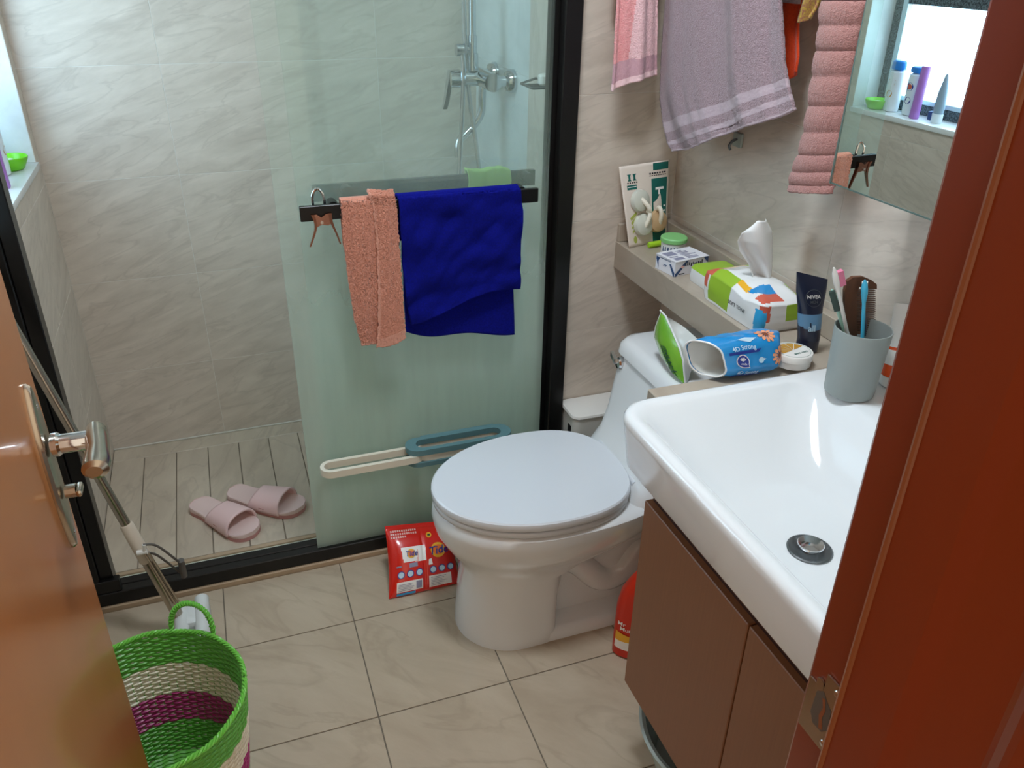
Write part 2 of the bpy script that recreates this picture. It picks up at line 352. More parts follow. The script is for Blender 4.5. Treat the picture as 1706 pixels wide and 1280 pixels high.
# left wall with the window recess
WY0, WY1, WZ0, WZ1, WX = 1.55, 2.495, .945, 1.95, -.565
b = MB(); x0, x1 = XL-.22, XL-G
b.box((x0, .2, -.08), (x1, YB+.12, WZ0-.02)); b.box((x0, .2, WZ1), (x1, YB+.12, ZC)); b.box((x0, .2, WZ0-.02), (x1, WY0-.012, WZ1)); b.box((x0, WY1+.012, WZ0-.02), (x1, YB+.12, WZ1))
wl = struct('wall_left', 'grout', b)
LU = [YB-.6-.6*k+.34 for k in range(4)]
tiling(wl, 'wall_tile', 'wall_tile', (XL, 0, 0), (0, 1, 0), (0, 0, 1), LU, WV, [(YF, YB, -.002, WZ0-.018), (YF, YB, WZ1, ZC), (YF, WY0, WZ0, WZ1), (WY1, YB, WZ0-.018, WZ1)])
# reveal tiles of the recess, sill, window
b = MB(); b.box((WX-.07, WY1, WZ0), (XL-.001, WY1+.012, WZ1), .001, 1); b.box((WX-.07, WY0-.012, WZ0), (XL-.001, WY0, WZ1), .001, 1); b.box((WX-.07, WY0, WZ1-.01), (XL-.001, WY1, WZ1), .001, 1)
b.build('reveal', 'pale_lit_tile', wl)
b = MB(); b.box((WX-.07, WY0-.01, WZ0-.018), (XL+.006, WY1+.004, WZ0), .002, 2); b.build('window_sill', 'sill', wl)
wn = thing('window_1', (WX, (WY0+WY1)/2, WZ0), None, None); wn['kind'] = 'structure'
zt = 1.29
b = MB()
for a, c in (((WY0, WZ0), (WY1, WZ0+.035)), ((WY0, WZ1-.045), (WY1, WZ1-.01)), ((WY0, WZ0+.035), (WY0+.04, WZ1-.045)), ((WY1-.04, WZ0+.035), (WY1, WZ1-.045))):
    b.box((WX-.03, a[0], a[1]), (WX+.012, c[0], c[1]), .002, 1)
b.build('frame', 'gasket', wn)
b = MB()
b.box((WX-.02, WY1-.062, WZ0+.035), (WX+.016, WY1-.04, WZ1-.045), .001, 1); b.box((WX-.02, WY0+.04, WZ0+.035), (WX+.016, WY0+.062, WZ1-.045), .001, 1)
b.box((WX-.02, WY0+.062, WZ0+.035), (WX+.016, WY1-.062, WZ0+.05), .001, 1)
b.build('sash', 'alu', wn)
b = MB(); b.box((WX-.024, WY0+.062, zt), (WX+.018, WY1-.062, zt+.04), .002, 1); b.build('transom', 'gasket', wn)
for z0, z1 in ((WZ0+.05, zt), (zt+.04, WZ1-.045)):
    b = MB(); b.box((WX-.012, WY0+.062, z0), (WX-.006, WY1-.062, z1)); b.build('pane', 'window_glow', wn, label='bright frosted window pane')
# right wall, wall by the bin, shower's right wall
b = MB(); b.box((XR+G, .2, -.08), (XR+.12, YT+.2, ZC)); wr = struct('wall_right', 'grout', b)
tiling(wr, 'wall_tile', 'wall_tile', (XR, 0, 0), (0, -1, 0), (0, 0, 1), [-1.8+.6*k+.0 for k in range(4)], WV, [(-YT, -YF, -.002, ZC)])
b = MB(); b.box((YS+.004, YT+G, -.08), (XR+.12, YB+.12, ZC)); wt = struct('wall_toilet', 'grout', b)
tiling(wt, 'wall_tile', 'wall_tile', (0, YT, 0), (1, 0, 0), (0, 0, 1), [], WV, [(YS+.004, XR, -.002, ZC)])
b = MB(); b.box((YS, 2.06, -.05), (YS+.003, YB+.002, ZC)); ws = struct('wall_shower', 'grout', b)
tiling(ws, 'wall_tile', 'pale_lit_tile', (YS-.001, 0, 0), (0, -1, 0), (0, 0, 1), [], WV, [(-YB, -2.06, -.002, ZC)])  # paler colour stands for window light on this stretch of wall
b = MB(); b.box((.785, 1.831, -.05), (YS+.003, 2.055, ZC), .002, 1); o = b.build('trim_2', 'wall_tile', None, smooth=False); o['kind'] = 'structure'  # added column in ordinary tile, standing for the wall's darker strip
# front wall with the doorway, ceiling
JX0, JX1 = -.229, .39
b = MB(); b.box((XL-.2, .2, -.08), (JX0-.035, YF-.004, ZC)); b.box((JX1+.03, .2, -.08), (XR+.12, YF-.004, ZC)); b.box((JX0-.035, .2, 2.1), (JX1+.03, YF-.004, ZC))
struct('wall_front', 'paint', b)
b = MB(); b.box((XL-.2, .2, ZC), (XR+.12, YB+.12, ZC+.06)); struct('ceiling', 'paint', b)
# door frame (right jamb shows), strike plate
jf = thing('trim_3', (JX1, .28, 0), None, None); jf['kind'] = 'structure'
prof = [(.392, YF), (.39, YF-.003), (.39, .3125), (.379, .3125), (.3765, .309), (.3765, .266), (.3772, .262), (.3800, .252), (.3805, .248), (.3805, .206), (.3795, .202), (.376, .195), (.375, .19), (.375, .178), (.378, .172), (.47, .172), (.47, .2), (.42, .2), (.42, YF)]
b = MB(); b.rings([[V((x, y, z)) for x, y in prof] for z in (0, 2.07)]); b.build('jamb', 'frame_wood', jf, ang=9)
b = MB(); b.tube([(.3768, .3105, 0), (.3768, .3105, 2.07)], .0027, 8); b.build('stop_bead', 'frame_edge', jf)
b = MB(); b.rings([[V((JX1+JX0-x, y, z)) for x, y in prof] for z in (0, 2.07)]); b.build('jamb', 'frame_wood', jf, ang=9)
b = MB(); b.box((JX0-.03, .2, 2.07), (JX1+.03, YF, 2.1), .002); b.build('head', 'frame_wood', jf)
sz = .955
b = MB()
def spt(y, z): return V((.3895, y, sz+z))
pts = [(.3130, -.036), (.352, -.036), (.352, .018), (.345, .018), (.345, .024), (.3415, .026), (.338, .024), (.3365, .018), (.3365, .036), (.3130, .036)]
b.prism([spt(y, z) for y, z in pts], (-.0016, 0, 0)); sp_ = b.build('strike_plate', 'nickel', jf, smooth=False, label='satin metal strike plate')
b = MB(); b.prism([spt(y, z)+V((-.0017, 0, 0)) for y, z in [(.3225, -.012), (.328, -.019), (.338, -.02), (.343, -.012), (.342, .012), (.336, .018), (.33, .012), (.324, .008)]], (-.0002, 0, 0)); b.build('latch_hole', 'mop_dark', sp_, smooth=False)
b = MB(); b.prism([spt(y, z)+V((-.002, 0, 0)) for y, z in [(.327, -.016), (.331, -.018), (.334, -.006), (.332, .004), (.335, .012), (.332, .013), (.329, .003), (.3305, -.006)]], (-.0002, 0, 0)); b.build('latch_spring', 'frame_edge', sp_, smooth=False)
for z in (-.028, .028):
    b = MB(); b.lathe([(.0001, 0), (.0034, 0), (.0026, .0008), (.0001, .0009)], spt(.3235, z)+V((-.0016, 0, 0)), 14, Matrix.Rotation(-pi/2, 3, 'Y')); b.build('screw', 'chrome', sp_)
# door leaf, opened inwards
da = atan2(-.236+.229, .976-YF)
DX = lambda y: -.229 + (y-YF)*(-.007/.619)
door = thing('door_1', (-.229, YF, .005), None, None); door['kind'] = 'structure'
b = MB(); b.rings([[V((DX(YF)-.04, YF, z)), V((DX(YF), YF, z)), V((DX(.976), .976, z)), V((DX(.976)-.04, .976, z))] for z in (.008, 2.04)]); b.build('leaf', 'door_wood', door, smooth=False)
hz = .935; hy = .928; px_ = DX(hy)
b = MB()
outl = []
for i in range(32):
    a = 2*pi*i/32; k = sin(a); outl.append((cos(a)*(.021-.004*abs(k)**3), (abs(k)**.8)*(1 if k > 0 else -1)*.115))
rs = []
for d, s in ((0, 1), (.003, 1), (.0065, .88), (.0075, .6)): rs.append([V((px_+d, hy+y*s, hz-.005+z*(1-(1-s)*.25))) for y, z in outl])
b.rings(rs); hp = b.build('handle_plate', 'nickel', door, label='satin nickel door plate')
b = MB(); b.tube([(px_+.01, hy, hz+.028), (px_+.05, hy-.001, hz+.028), (px_+.056, hy-.004, hz+.028)], [.0115, .0115, .008], 20); b.lathe([(.014, 0), (.0145, .006), (.012, .009)], (px_+.011, hy, hz+.028), 20, Matrix.Rotation(pi/2, 3, 'Y')); b.build('lever_neck', 'chrome', hp)
b = MB(); rs = []
for t, wz, wx, dz, dx in ((0, .008, .007, .004, 0), (.1, .015, .012, .003, 0), (.3, .016, .013, 0, .001), (.55, .0135, .0125, -.003, .003), (.8, .0135, .015, -.005, .003), (.94, .0125, .0145, -.006, .002), (1, .007, .009, -.006, .001)):
    y = hy+.016-.082*t; c = V((px_+.058+dx, y, hz+.029+dz)); rs.append([c+V((wx*cos(a), 0, wz*sin(a))) for a in [2*pi*i/16 for i in range(16)]])
b.rings(rs); b.build('lever', 'nickel', hp)
b = MB(); b.tube([(px_+.01, hy, hz-.038), (px_+.022, hy, hz-.038)], .0085, 16); b.box((px_+.022, hy-.011, hz-.043), (px_+.029, hy+.011, hz-.033), .003); b.build('thumb_turn', 'nickel', hp)
b = MB()
for z in (.085, -.092): b.lathe([(.0001, 0), (.004, 0), (.003, .001), (.0001, .0012)], (px_+.0072, hy, hz+z-.005), 12, Matrix.Rotation(pi/2, 3, 'Y'))
b.build('screw', 'chrome', hp)
# ceiling lamp
b = MB(); lamp = thing('ceiling_lamp', (.42, 1.1, ZC-.014), 'flat square white ceiling light panel above the bathroom', 'lamp')
b.box((.265, .945, ZC-.014), (.575, 1.255, ZC-.001), .002); b.build('lamp_frame', 'white_plastic', lamp)
b = MB(); b.box((.28, .96, ZC-.0155), (.56, 1.24, ZC-.0142)); b.build('diffuser', 'lamp_panel', lamp)
#@@OBJECTS
# ================================================================== SHOWER SCREEN
sc = thing('shower_screen', (.17, 1.79, .014), 'black framed sliding glass shower screen clouded with lime film', 'shower screen')
b = MB(); b.box((XL+.004, 1.763, .0145), (.785, 1.79, .052), .002, 1); b.box((XL+.004, 1.80, .0145), (.785, 1.826, .046), .002, 1); b.box((XL+.004, 1.789, .0145), (.785, 1.801, .03)); tr_ = b.build('bottom_track', 'black_metal', sc)
b = MB(); b.box((-.443, 1.766, .052), (-.372, 1.788, .088), .002, 1); b.build('track_stop', 'black_metal', tr_)
b = MB(); b.box((XL+.004, 1.77, .052), (-.415, 1.826, 1.93), .002, 1); b.box((-.415, 1.778, .052), (-.385, 1.818, 1.93), .002, 1); b.build('wall_post', 'black_metal', sc)
b = MB(); b.box((.757, 1.766, .0525), (.7985, 1.797, 1.93), .002, 1); b.box((.738, 1.799, .0525), (.7835, 1.826, 1.93), .002, 1); b.build('wall_post', 'black_metal', sc)
b = MB(); b.box((XL+.004, 1.765, 1.93), (.785, 1.826, 1.975), .002, 1); b.build('top_track', 'black_metal', sc)
def pane(x0, x1, y0, y1, m):
    b = MB(); b.box((x0, y0, .047), (x1, y1, 1.935)); me = bpy.data.meshes.new('glass_panel'); b.b.to_mesh(me); b.b.free(); me.materials.append(MATS[m])
    o = bpy.data.objects.new('glass_panel', me); COL.objects.link(o); o.parent = sc; me.transform(Matrix.Translation((0, 0, 0))); o.location = -wloc(sc); return o
g1 = pane(.109, .735, 1.775, 1.783, 'glass'); g2 = pane(.158, .752, 1.808, 1.816, 'glass_b')
def rail(y, x0, x1, z0, z1, yg0, yg1, xs, par):
    b = MB(); b.box((x0, y-.006, z0), (x1, y+.006, z1), .0012, 1); r = b.build('handle_rail', 'black_metal', par)
    for x in xs:
        b = MB(); b.tube([(x, yg0, (z0+z1)/2+.006), (x, yg1, (z0+z1)/2+.006)], .013, 18); b.build('stand_off', 'black_metal', r)
rail(1.735, .154, .692, .955, .987, 1.741, 1.7745, (.226, .655), sc)
rail(1.85, .197, .728, .963, 1.0, 1.8165, 1.844, (.27, .70), sc)
# slide-out cream and teal holder stuck to the glass
hd = thing('folding_holder', (.48, 1.774, .31), 'teal and cream slide-out loop holder stuck low on the glass screen', 'rack')
def stadium(x0, x1, yc, w, z0, z1, t, tilt=0, n=10, pad=0):
    r = w/2; o, i = [], []
    for (cx, a0) in ((x1-r, -pi/2), (x0+r, pi/2)):
        for k in range(n+1):
            a = a0+pi*k/n; o.append((cx+r*cos(a), yc+r*sin(a))); i.append((cx+(r-t)*cos(a)+(-pad if cx > (x0+x1)/2 else pad), yc+(r-t)*sin(a)))
    Z = lambda x, z: z+(x-.5)*tilt
    return [[V((x, y, Z(x, z0))) for x, y in o], [V((x, y, Z(x, z1-.0015))) for x, y in o], [V((x*.999+.0005, y, Z(x, z1))) for x, y in o], [V((x, y, Z(x, z1))) for x, y in i], [V((x, y, Z(x, z0))) for x, y in i]]
b = MB(); b.rings(stadium(.352, .636, 1.7365, .066, 0.332, .348, .0140, pad=.014), loop=True); b.build('upper_loop', 'teal_plastic', hd)
b = MB(); b.rings(stadium(.375, .634, 1.738, .060, .312, .3315, .0105), loop=True); b.build('middle_loop', 'cream_plastic', hd)
b = MB(); b.rings(stadium(.352, .636, 1.7365, .066, .2985, .3115, .0140, pad=.014), loop=True); b.build('lower_loop', 'teal_plastic', hd)
b = MB(); b.rings(stadium(.135, .398, 1.733, .056, .3125, .3312, .0105), loop=True); b.build('sliding_arm', 'cream_plastic', hd)
b = MB(); b.box((.40, 1.7690, .297), (.60, 1.7742, .349), .002); b.build('back_plate', 'teal_plastic', hd)
# ---- towels on the outer rail
def drape_px(name, left, right, y, mats, label, cat, nu=70, nv=110, matfn=None, rip=None, ztop=.991, back=0.10, thick=.006, yb=1.7525, group=None, jit=.0011, hem=None):
    """left / right: pixel polylines from rail to hem; front hangs at depth y, short back hangs behind the rail"""
    def fn(u, v):
        if v < .12:           # over the rail and down behind
            t = v/.12; p = ony(*lerp2(left[0], right[0], u), y); r = (yb-y)/2
            if t < .55:
                k = t/.55; return V((p.x, yb+.0, ztop-back*(1-k)-.004))
            a = pi*(t-.55)/.45; return V((p.x, y+r+r*cos(a), ztop-.004+sin(a)*.008))
        t = (v-.12)/.88
        q = lerp2(pl(left, t), pl(right, t), u); p = ony(q[0], q[1]+(hem(u)*t if hem else 0), y)
        if rip: p.y += rip(u, t)
        if t < .04: p.z = min(p.z, ztop)
        j = jit; p.y -= abs(nz(u*160, t*190, 3.1))*j*2; p.x += nz(u*90, t*120, 7)*j; return p
    o = grid(name, fn, nu, nv, mats, None, thick, matfn=(lambda u, v: matfn(u, max(0, (v-.12)/.88)) if matfn else 0))
    return setp(o, label, cat, group)
def lerp2(a, b, u): return (a[0]+(b[0]-a[0])*u, a[1]+(b[1]-a[1])*u)
pt = lambda u, t: -.006*sin(u*2.2+t*1.5) + .002*sin(u*9+t*4)
drape_px('hand_towel', [(567, 327), (572, 400), (581, 470), (590, 530), (602, 573)], [(640, 318), (642, 395), (644, 450), (646, 520), (648, 571)], 1.7275, ['peach_terry', 'peach_hem'], 'fluffy peach hand towel hung over the black rail beside the blue towel', 'towel', matfn=lambda u, t: 1 if t > .975 else 0, rip=pt, nu=110, nv=200, jit=.0014)
# folded-over strip of the peach towel is a part of it
pe = bpy.data.objects['hand_towel']
def strip(u, v):
    L = [(612, 318), (620, 340), (627, 400), (630, 470), (630, 540), (627, 578)]; R = [(655, 317), (660, 345), (664, 400), (668, 460), (672, 520), (675, 562)]
    q = lerp2(pl(L, v), pl(R, v), u); p = ony(q[0], q[1], 1.7205); p.y += -.005*sin(pi*u) + .004*(1-u)*0 + .0015*sin(7*u+5*v); 
    if v > .93: p.z -= .006*sin(pi*min(1, max(0, u)))*((v-.93)/.07)
    if v < .06: p.y += .008*(1-v/.06)
    p.y -= abs(nz(u*90, v*190, 1.7))*.0028; p.x += nz(u*60, v*120, 9)*.0012; return p
grid('folded_strip', strip, 60, 190, ['peach_terry', 'peach_hem'], pe, .007, matfn=lambda u, v: 1 if (u < .1 or v > .93) else 0)
bt = lambda u, t: -.003*sin(u*7+t*3)*t + .011*nz(u*3.5+t*1.5, t*5-u*2, 2)*min(1, t*5)+.006*nz(u*8+t*5, t*7, 5)*min(1, t*5)-.004
blue = drape_px('bath_towel', [(662, 322), (666, 380), (670, 440), (675, 500), (685, 541)], [(865, 306), (870, 350), (868, 400), (866, 440), (866, 480)], 1.7255, ['blue_terry'], 'royal blue bath towel folded over the black rail', 'towel', nu=80, matfn=lambda u, t: 0, rip=lambda u, t: bt(u, t) + .0, jit=.0005, hem=lambda u: -10*sin(pi*u)+5*sin(2*pi*u))
def under(u, v):
    L = [(672, 460), (676, 552)]; R = [(852, 420), (857, 553)]
    q = lerp2(pl(L, v), pl(R, v), u); yy = q[1] + (6*sin(pi*u) + 4*sin(u*8))*v; p = ony(q[0], yy, 1.7415); p.y += .002*sin(u*9+v*4); return p
grid('under_layer', under, 50, 40, 'blue_terry', blue, .006)
# front hem of the blue towel drops towards its left corner
me = blue.data
# ---- pale green cloth on the inner rail
def gc(u, v):
    x = .556+.105*u+.003*sin(9*v); a = v*2-1
    y = 1.85 + (.0105*(1 if a > 0 else -1) if abs(a) > .25 else .0105*sin(a/.25*pi/2)); z = (1.008 if abs(a) < .25 else 1.008-(abs(a)-.25)*.06) + .001*sin(u*22+v*3) + .002*cos(u*9)
    return V((x, y+.002*sin(u*18), z))
setp(grid('wash_cloth', gc, 50, 40, 'light_green_cloth', None, .004), 'crumpled pale green wash cloth on the inner rail behind the glass', 'cloth')
# ---- metal spring clip
cl = thing('spring_clip', (.21, 1.735, .95), 'shiny metal spring clip hanging from the rail beside the peach towel', 'clip')
cy = 1.7245
def cp(x, y, d=0): p = ony(x, y, cy); return V((p.x, cy+d, p.z))
for pts, dd in (([(520, 357), (524, 366), (526, 378), (523, 392), (517, 411)], 0), ([(549, 354), (551, 366), (555, 377), (561, 390), (567, 406)], 0)):
    P = sm([cp(*q) for q in pts], 6); k = len(P); b = MB()
    b.rings([[p+V((sx*(.0035-.002*i/k), sy*(.0065-.004*i/k), 0)) for sx, sy in ((-1, -1), (1, -1), (1, 1), (-1, 1))] for i, p in enumerate(P)]); b.build('handle', 'rose_steel', cl)
b = MB(); b.prism([cp(*q, .003) for q in [(521, 358), (527, 357), (535, 362), (543, 356), (549, 355), (552, 372), (547, 375), (536, 374), (527, 379), (524, 370)]], (0, -.006, 0)); b.build('jaw_plate', 'rose_steel', cl)
b = MB(); b.tube([cp(536, 370, -.006), cp(536, 370, .006)], .0035, 10); b.build('rivet', 'chrome', cl)
b = MB()
for x in (-.012, .012):
    c = cp(533, 340)+V((0, .0235, 0)); b.tube(sm([c+V((x*.8, -.002, -.026)), c+V((x, .0, -.01)), c+V((x*.95, .0, .010)), c+V((x*.45, .002, .022)), c+V((0, .003, .026))], 5), .0034, 8)
b.build('spring_arm', 'chrome', cl)

# ================================================================== SHOWER MIXER
mx = thing('shower_mixer', (YS-.06, 2.28, 1.15), 'chrome shower mixer with riser pipe, hose and bent spout behind the glass', 'shower')
RX = Matrix.Rotation(-pi/2, 3, 'Y')
for y in (2.205, 2.355):
    b = MB(); b.lathe([(.031, 0), (.031, .008), (.026, .02), (.014, .024), (.014, .045), (.017, .046), (.017, .06), (.012, .062)], (YS-.002, y, 1.15), 28, RX); b.build('wall_union', 'shower_chrome', mx)
b = MB(); b.tube(sm([(.735, 2.185, 1.15), (.735, 2.2, 1.15), (.735, 2.28, 1.15), (.735, 2.36, 1.15), (.735, 2.378, 1.15)], 4), [.012]+[.024]*15+[.012], 24); b.tube([(.735, 2.28, 1.15), (.668, 2.28, 1.15)], .021, 24); b.build('body', 'shower_chrome', mx)
b = MB(); b.tube([(.667, 2.28, 1.15), (.640, 2.28, 1.15)], [.025, .023], 24); b.rings([[V((x+dx, 2.28+dy, z)) for dx, dy in ((-.006, -w_), (.006, -w_), (.006, w_), (-.006, w_))] for x, z, w_ in ((.645, 1.172, .012), (.638, 1.14, .013), (.630, 1.095, .010), (.624, 1.072, .006))]); b.build('lever', 'shower_chrome', mx)
b = MB(); b.tube([(.705, 2.28, 1.17), (.705, 2.28, 1.215)], .0165, 20); b.tube([(.705, 2.28, 1.21), (.705, 2.28, 1.26)], .013, 20); b.tube([(.705, 2.28, 1.255), (.705, 2.28, 2.15)], .0105, 18); b.build('riser_pipe', 'shower_chrome', mx)
b = MB(); b.tube([(.705, 2.28, 1.225), (.672, 2.28, 1.225)], .009, 16); b.tube([(.675, 2.265, 1.225), (.655, 2.265, 1.225)], .016, 16); b.build('diverter', 'shower_chrome', mx)
b = MB(); b.tube(sm([(.735, 2.28, 1.13), (.733, 2.28, 1.10), (.731, 2.28, 1.06), (.715, 2.28, 1.03), (.68, 2.275, 1.0), (.663, 2.272, .985), (.658, 2.27, .965), (.658, 2.27, .94)], 6), .0105, 16); b.build('spout', 'shower_chrome', mx)
b = MB(); b.tube(sm([(.668, 2.26, 1.225), (.672, 2.255, 1.19), (.668, 2.25, 1.1), (.655, 2.25, .9), (.645, 2.25, .7), (.665, 2.25, .58), (.70, 2.25, .6), (.725, 2.25, .75), (.712, 2.26, .95), (.690, 2.27, 1.12), (.682, 2.275, 1.3), (.68, 2.275, 1.7), (.69, 2.27, 2.0)], 10), .0065, 10); b.build('hose', 'shower_chrome', mx)
b = MB(); b.tube([(.705, 2.28, 2.05), (YS-.002, 2.28, 2.05)], .008, 12); b.lathe([(.022, 0), (.022, .01), (.01, .014)], (YS-.002, 2.28, 2.05), 20, RX); b.build('pipe_bracket', 'shower_chrome', mx)
b = MB(); b.tube(sm([(.705, 2.28, 2.14), (.70, 2.28, 2.17), (.66, 2.28, 2.185), (.5, 2.28, 2.18)], 6), .0105, 14); b.lathe([(.012, .02), (.02, .0), (.1, -.012), (.1, -.02)], (.5, 2.28, 2.165), 32); b.build('rain_head', 'shower_chrome', mx)
# little wire rack on the shower's right wall with a white bottle end
ck = thing('corner_rack', (.76, 1.94, 1.17), 'thin grey wire rack fixed inside the shower next to the black post', 'rack')
b = MB(); b.tube([(.783, 1.998, 1.186), (.783, 1.86, 1.184)], .003, 8); b.tube([(.722, 1.94, 1.184), (.722, 1.862, 1.184)], .003, 8); b.tube([(.783, 1.998, 1.186), (.722, 1.94, 1.184)], .003, 8); b.tube([(.783, 1.862, 1.184), (.722, 1.862, 1.184)], .003, 8)
for y in (1.88, 1.9, 1.92): b.tube([(.783, y, 1.184), (.724, y, 1.184)], .002, 6)
b.build('wires', 'grey_metal', ck)
b = MB(); b.lathe([(.012, 0), (.016, .004), (.016, .02), (.013, .024), (.004, .026)], (.76, 1.884, 1.1875), 18); setp(b.build('soap_piece', 'white_plastic'), 'small white container end standing on the shower wire rack', 'container')

# ================================================================== SILL THINGS
SZ = WZ0+.0003
def bottle(name, prof, x, y, m, label, cap=None, capm=None, sx=1, sy=1, cat='bottle', extra=None, tilt=0):
    t = thing(name, (x, y, SZ), label, cat); S3 = Matrix.Rotation(tilt, 3, 'X') @ Matrix.Diagonal((sx, sy, 1))
    b = MB(); b.lathe(prof, (x, y, SZ), 28, S3); b.build('bottle_body', m, t)
    if cap: b = MB(); b.lathe(cap, (x, y, SZ), 24, S3); b.build('cap', capm, t)
    return t
bp_ = [(.02, 0), (.028, .002), (.029, .02), (.029, .115), (.027, .132), (.016, .14)]
t = bottle('shampoo_bottle', bp_, -.508, 2.372, 'bottle_white', 'white bottle with blue flip cap beside the green soap bowl on the sill', [(.026, .1405), (.027, .15), (.025, .166), (.02, .17)], 'bottle_blue', .75, 1.05)
marks('print', [disc((0, .02), .012, 16), rect(-.014, .05, .014, .056), rect(-.014, .064, .01, .068)], 'gold_print', t, lambda x, y: V((-.508+.75*sqrt(max(0, .0294**2-x*x)), 2.372+1.05*x, SZ+.04+y)))
t = bottle('shampoo_bottle', bp_, -.512, 2.285, 'bottle_white', 'white bottle with blue cap and red oval badge, next to the purple tube', [(.026, .1405), (.028, .148), (.026, .158), (.02, .161)], 'bottle_blue', .75, 1.1)
marks('print', [[(x, y) for x, y in disc((0.004, .045), .014, 18)], disc((.002, .0), .012, 16)], 'navy_print', t, lambda x, y: V((-.512+.75*sqrt(max(0, .0294**2-x*x)), 2.285+1.1*x, SZ+.05+y)))
marks('badge', [disc((0.004, .045), .009, 18)], 'coral', t, lambda x, y: V((-.5115+.75*sqrt(max(0, .0294**2-x*x)), 2.285+1.1*x, SZ+.05+y)))
bottle('cosmetic_tube', [(.017, 0), (.019, .003), (.018, .05), (.0175, .165), (.016, .17)], -.482, 2.235, 'purple_plastic', 'slim purple cosmetic tube on the window sill', None, None, .8, .9, 'tube', tilt=.04)
t = bottle('squeeze_tube', [(.018, .03), (.02, .05), (.016, .1), (.006, .15), (.001, .158)], -.49, 2.145, 'grey_tube', 'pointed grey squeeze tube standing on a white cap on the sill', [(.018, 0), (.02, .003), (.02, .03), (.017, .031)], 'bottle_white', .7, 1.0, 'tube')
b = MB(); b.box((-.545, 2.175, SZ), (-.51, 2.205, SZ+.028), .003); setp(b.build('small_box', 'box_navy'), 'tiny dark box behind the purple tube on the sill', 'box')
bw = thing('soap_bowl', (-.49, 2.425, SZ), 'bright green plastic soap bowl on the window sill', 'bowl')
b = MB(); b.lathe([(.0001, 0), (.024, 0), (.03, .004), (.041, .026), (.0425, .032), (.041, .0335), (.038, .03), (.028, .009), (.0001, .006)], (-.492, 2.425, SZ), 36); b.build('bowl_shell', 'bowl_green', bw)
b = MB(); b.box((-.515, 2.40, SZ+.008), (-.485, 2.445, SZ+.026), .007, 3); setp(b.build('soap_bar', 'soap'), 'white soap bar lying in the green bowl', 'soap')

# ================================================================== SLIPPERS
def slipper(heel, toe, label, side):
    h, t_ = V(heel), V(toe); h.z = t_.z = 0; d = (t_-h); L_ = d.length; ang = atan2(d.y, d.x)
    o = thing('slipper', h+V((0, 0, .0005)), label, 'slipper', 'pink shower slippers', ang)
    def half(s):    # s 0..1 heel->toe: (left,right) widths
        w = .036+.013*sin(min(1, max(0, (s-.25)/.75))*pi*.62)
        e = min(1, sqrt(max(0, 1-(max(0, .12-s)/.12)**2))) * min(1, sqrt(max(0, 1-(max(0, s-.80)/.20)**2)))
        return max(.0015, w*e)
    ns = [i/40 for i in range(41)]
    def loop(zf, k=1):
        up = [V((L_*s, side*.006*sin(pi*s)+half(s)*k, zf(s))) for s in ns]; dn = [V((L_*s, side*.006*sin(pi*s)-half(s)*k, zf(s))) for s in ns[::-1]]; return up+dn[1:-1]
    top = lambda s: .021+.006*(1-s)**2+.004*max(0, s-.8)/.2
    b = MB(); b.rings([loop(lambda s: .0), loop(lambda s: .012)]); b.build('outsole', 'slipper_sole', o, world=False)
    b = MB(); b.rings([loop(lambda s: .0121, 1.0), loop(lambda s: top(s)-.003, 1.02), loop(lambda s: top(s), .97), loop(lambda s: top(s)-.0025, .86), ]); b.build('footbed', 'slipper_in', o, world=False)
    def st(u, v):
        s = .43+.36*v - .06*abs(2*u-1)**2*(v*2-1)*-1 - (.05*v*(abs(2*u-1))**1.5); a = pi*u; hw = half(min(.93, s))*1.05
        hh = .050*(1-.25*(1-v))+.01*v*0
        return V((L_*s, side*.006*sin(pi*s)+hw*cos(a)*(1 if abs(cos(a)) > .98 else 1), .012+hh*abs(sin(a))**.75))
    grid('strap', st, 36, 16, 'slipper', o, .006, world=False)
    b = MB(); b.rings([[V((L_*s, side*.006*sin(pi*s)+half(s)*1.09*-1-.0005, z)) for s, z in ((.52, .022), (.55, .018), (.60, .018), (.63, .022), (.60, .026), (.55, .026))], [V((L_*s, side*.006*sin(pi*s)+half(s)*1.0*-1, z)) for s, z in ((.52, .022), (.55, .018), (.60, .018), (.63, .022), (.60, .026), (.55, .026))]]); b.build('drain_slot', 'slipper_sole', o, world=False)
    return o
slipper(onz(326, 845, 0), onz(424, 897, 0), 'pale pink open-toe slipper lying closer to the black track', 1)
slipper(onz(384, 826, 0), onz(507, 853, 0), 'pale pink open-toe slipper lying farther from the black track', -1)
# ================================================================== TOILET
tl_ = thing('toilet', (.72, 1.44, 0), 'glossy white one-piece toilet with closed lid beside the wash stand', 'toilet')
TY = 1.44
def egg(tip, back, hw, z, n=48, cx=None, pb=2.6):
    cx = cx if cx is not None else tip+.25; out = []
    for i in range(n):
        a = 2*pi*i/n; c, s = cos(a), sin(a)
        if c < 0: x = cx + (cx-tip)*c; y = hw*s
        else:
            e = 2/pb; x = cx + (back-cx)*abs(c)**e; y = hw*abs(s)**e*(1 if s >= 0 else -1)
        out.append(V((x, TY+y, z)))
    return out
b = MB()
# bowl flaring from pedestal to rim
b.rings([egg(.395, .62, .128, 0, cx=.53, pb=6), egg(.398, .62, .126, .05, cx=.53, pb=6), egg(.405, .625, .122, .13, cx=.54, pb=5), egg(.408, .64, .122, .19, cx=.55, pb=4), egg(.395, .74, .132, .225, cx=.57, pb=3), egg(.372, .84, .155, .26, cx=.59), egg(.352, .90, .176, .30, cx=.60), egg(.346, .92, .182, .335, cx=.60), egg(.350, .92, .181, .358, cx=.60), egg(.362, .91, .17, .366, cx=.60)])
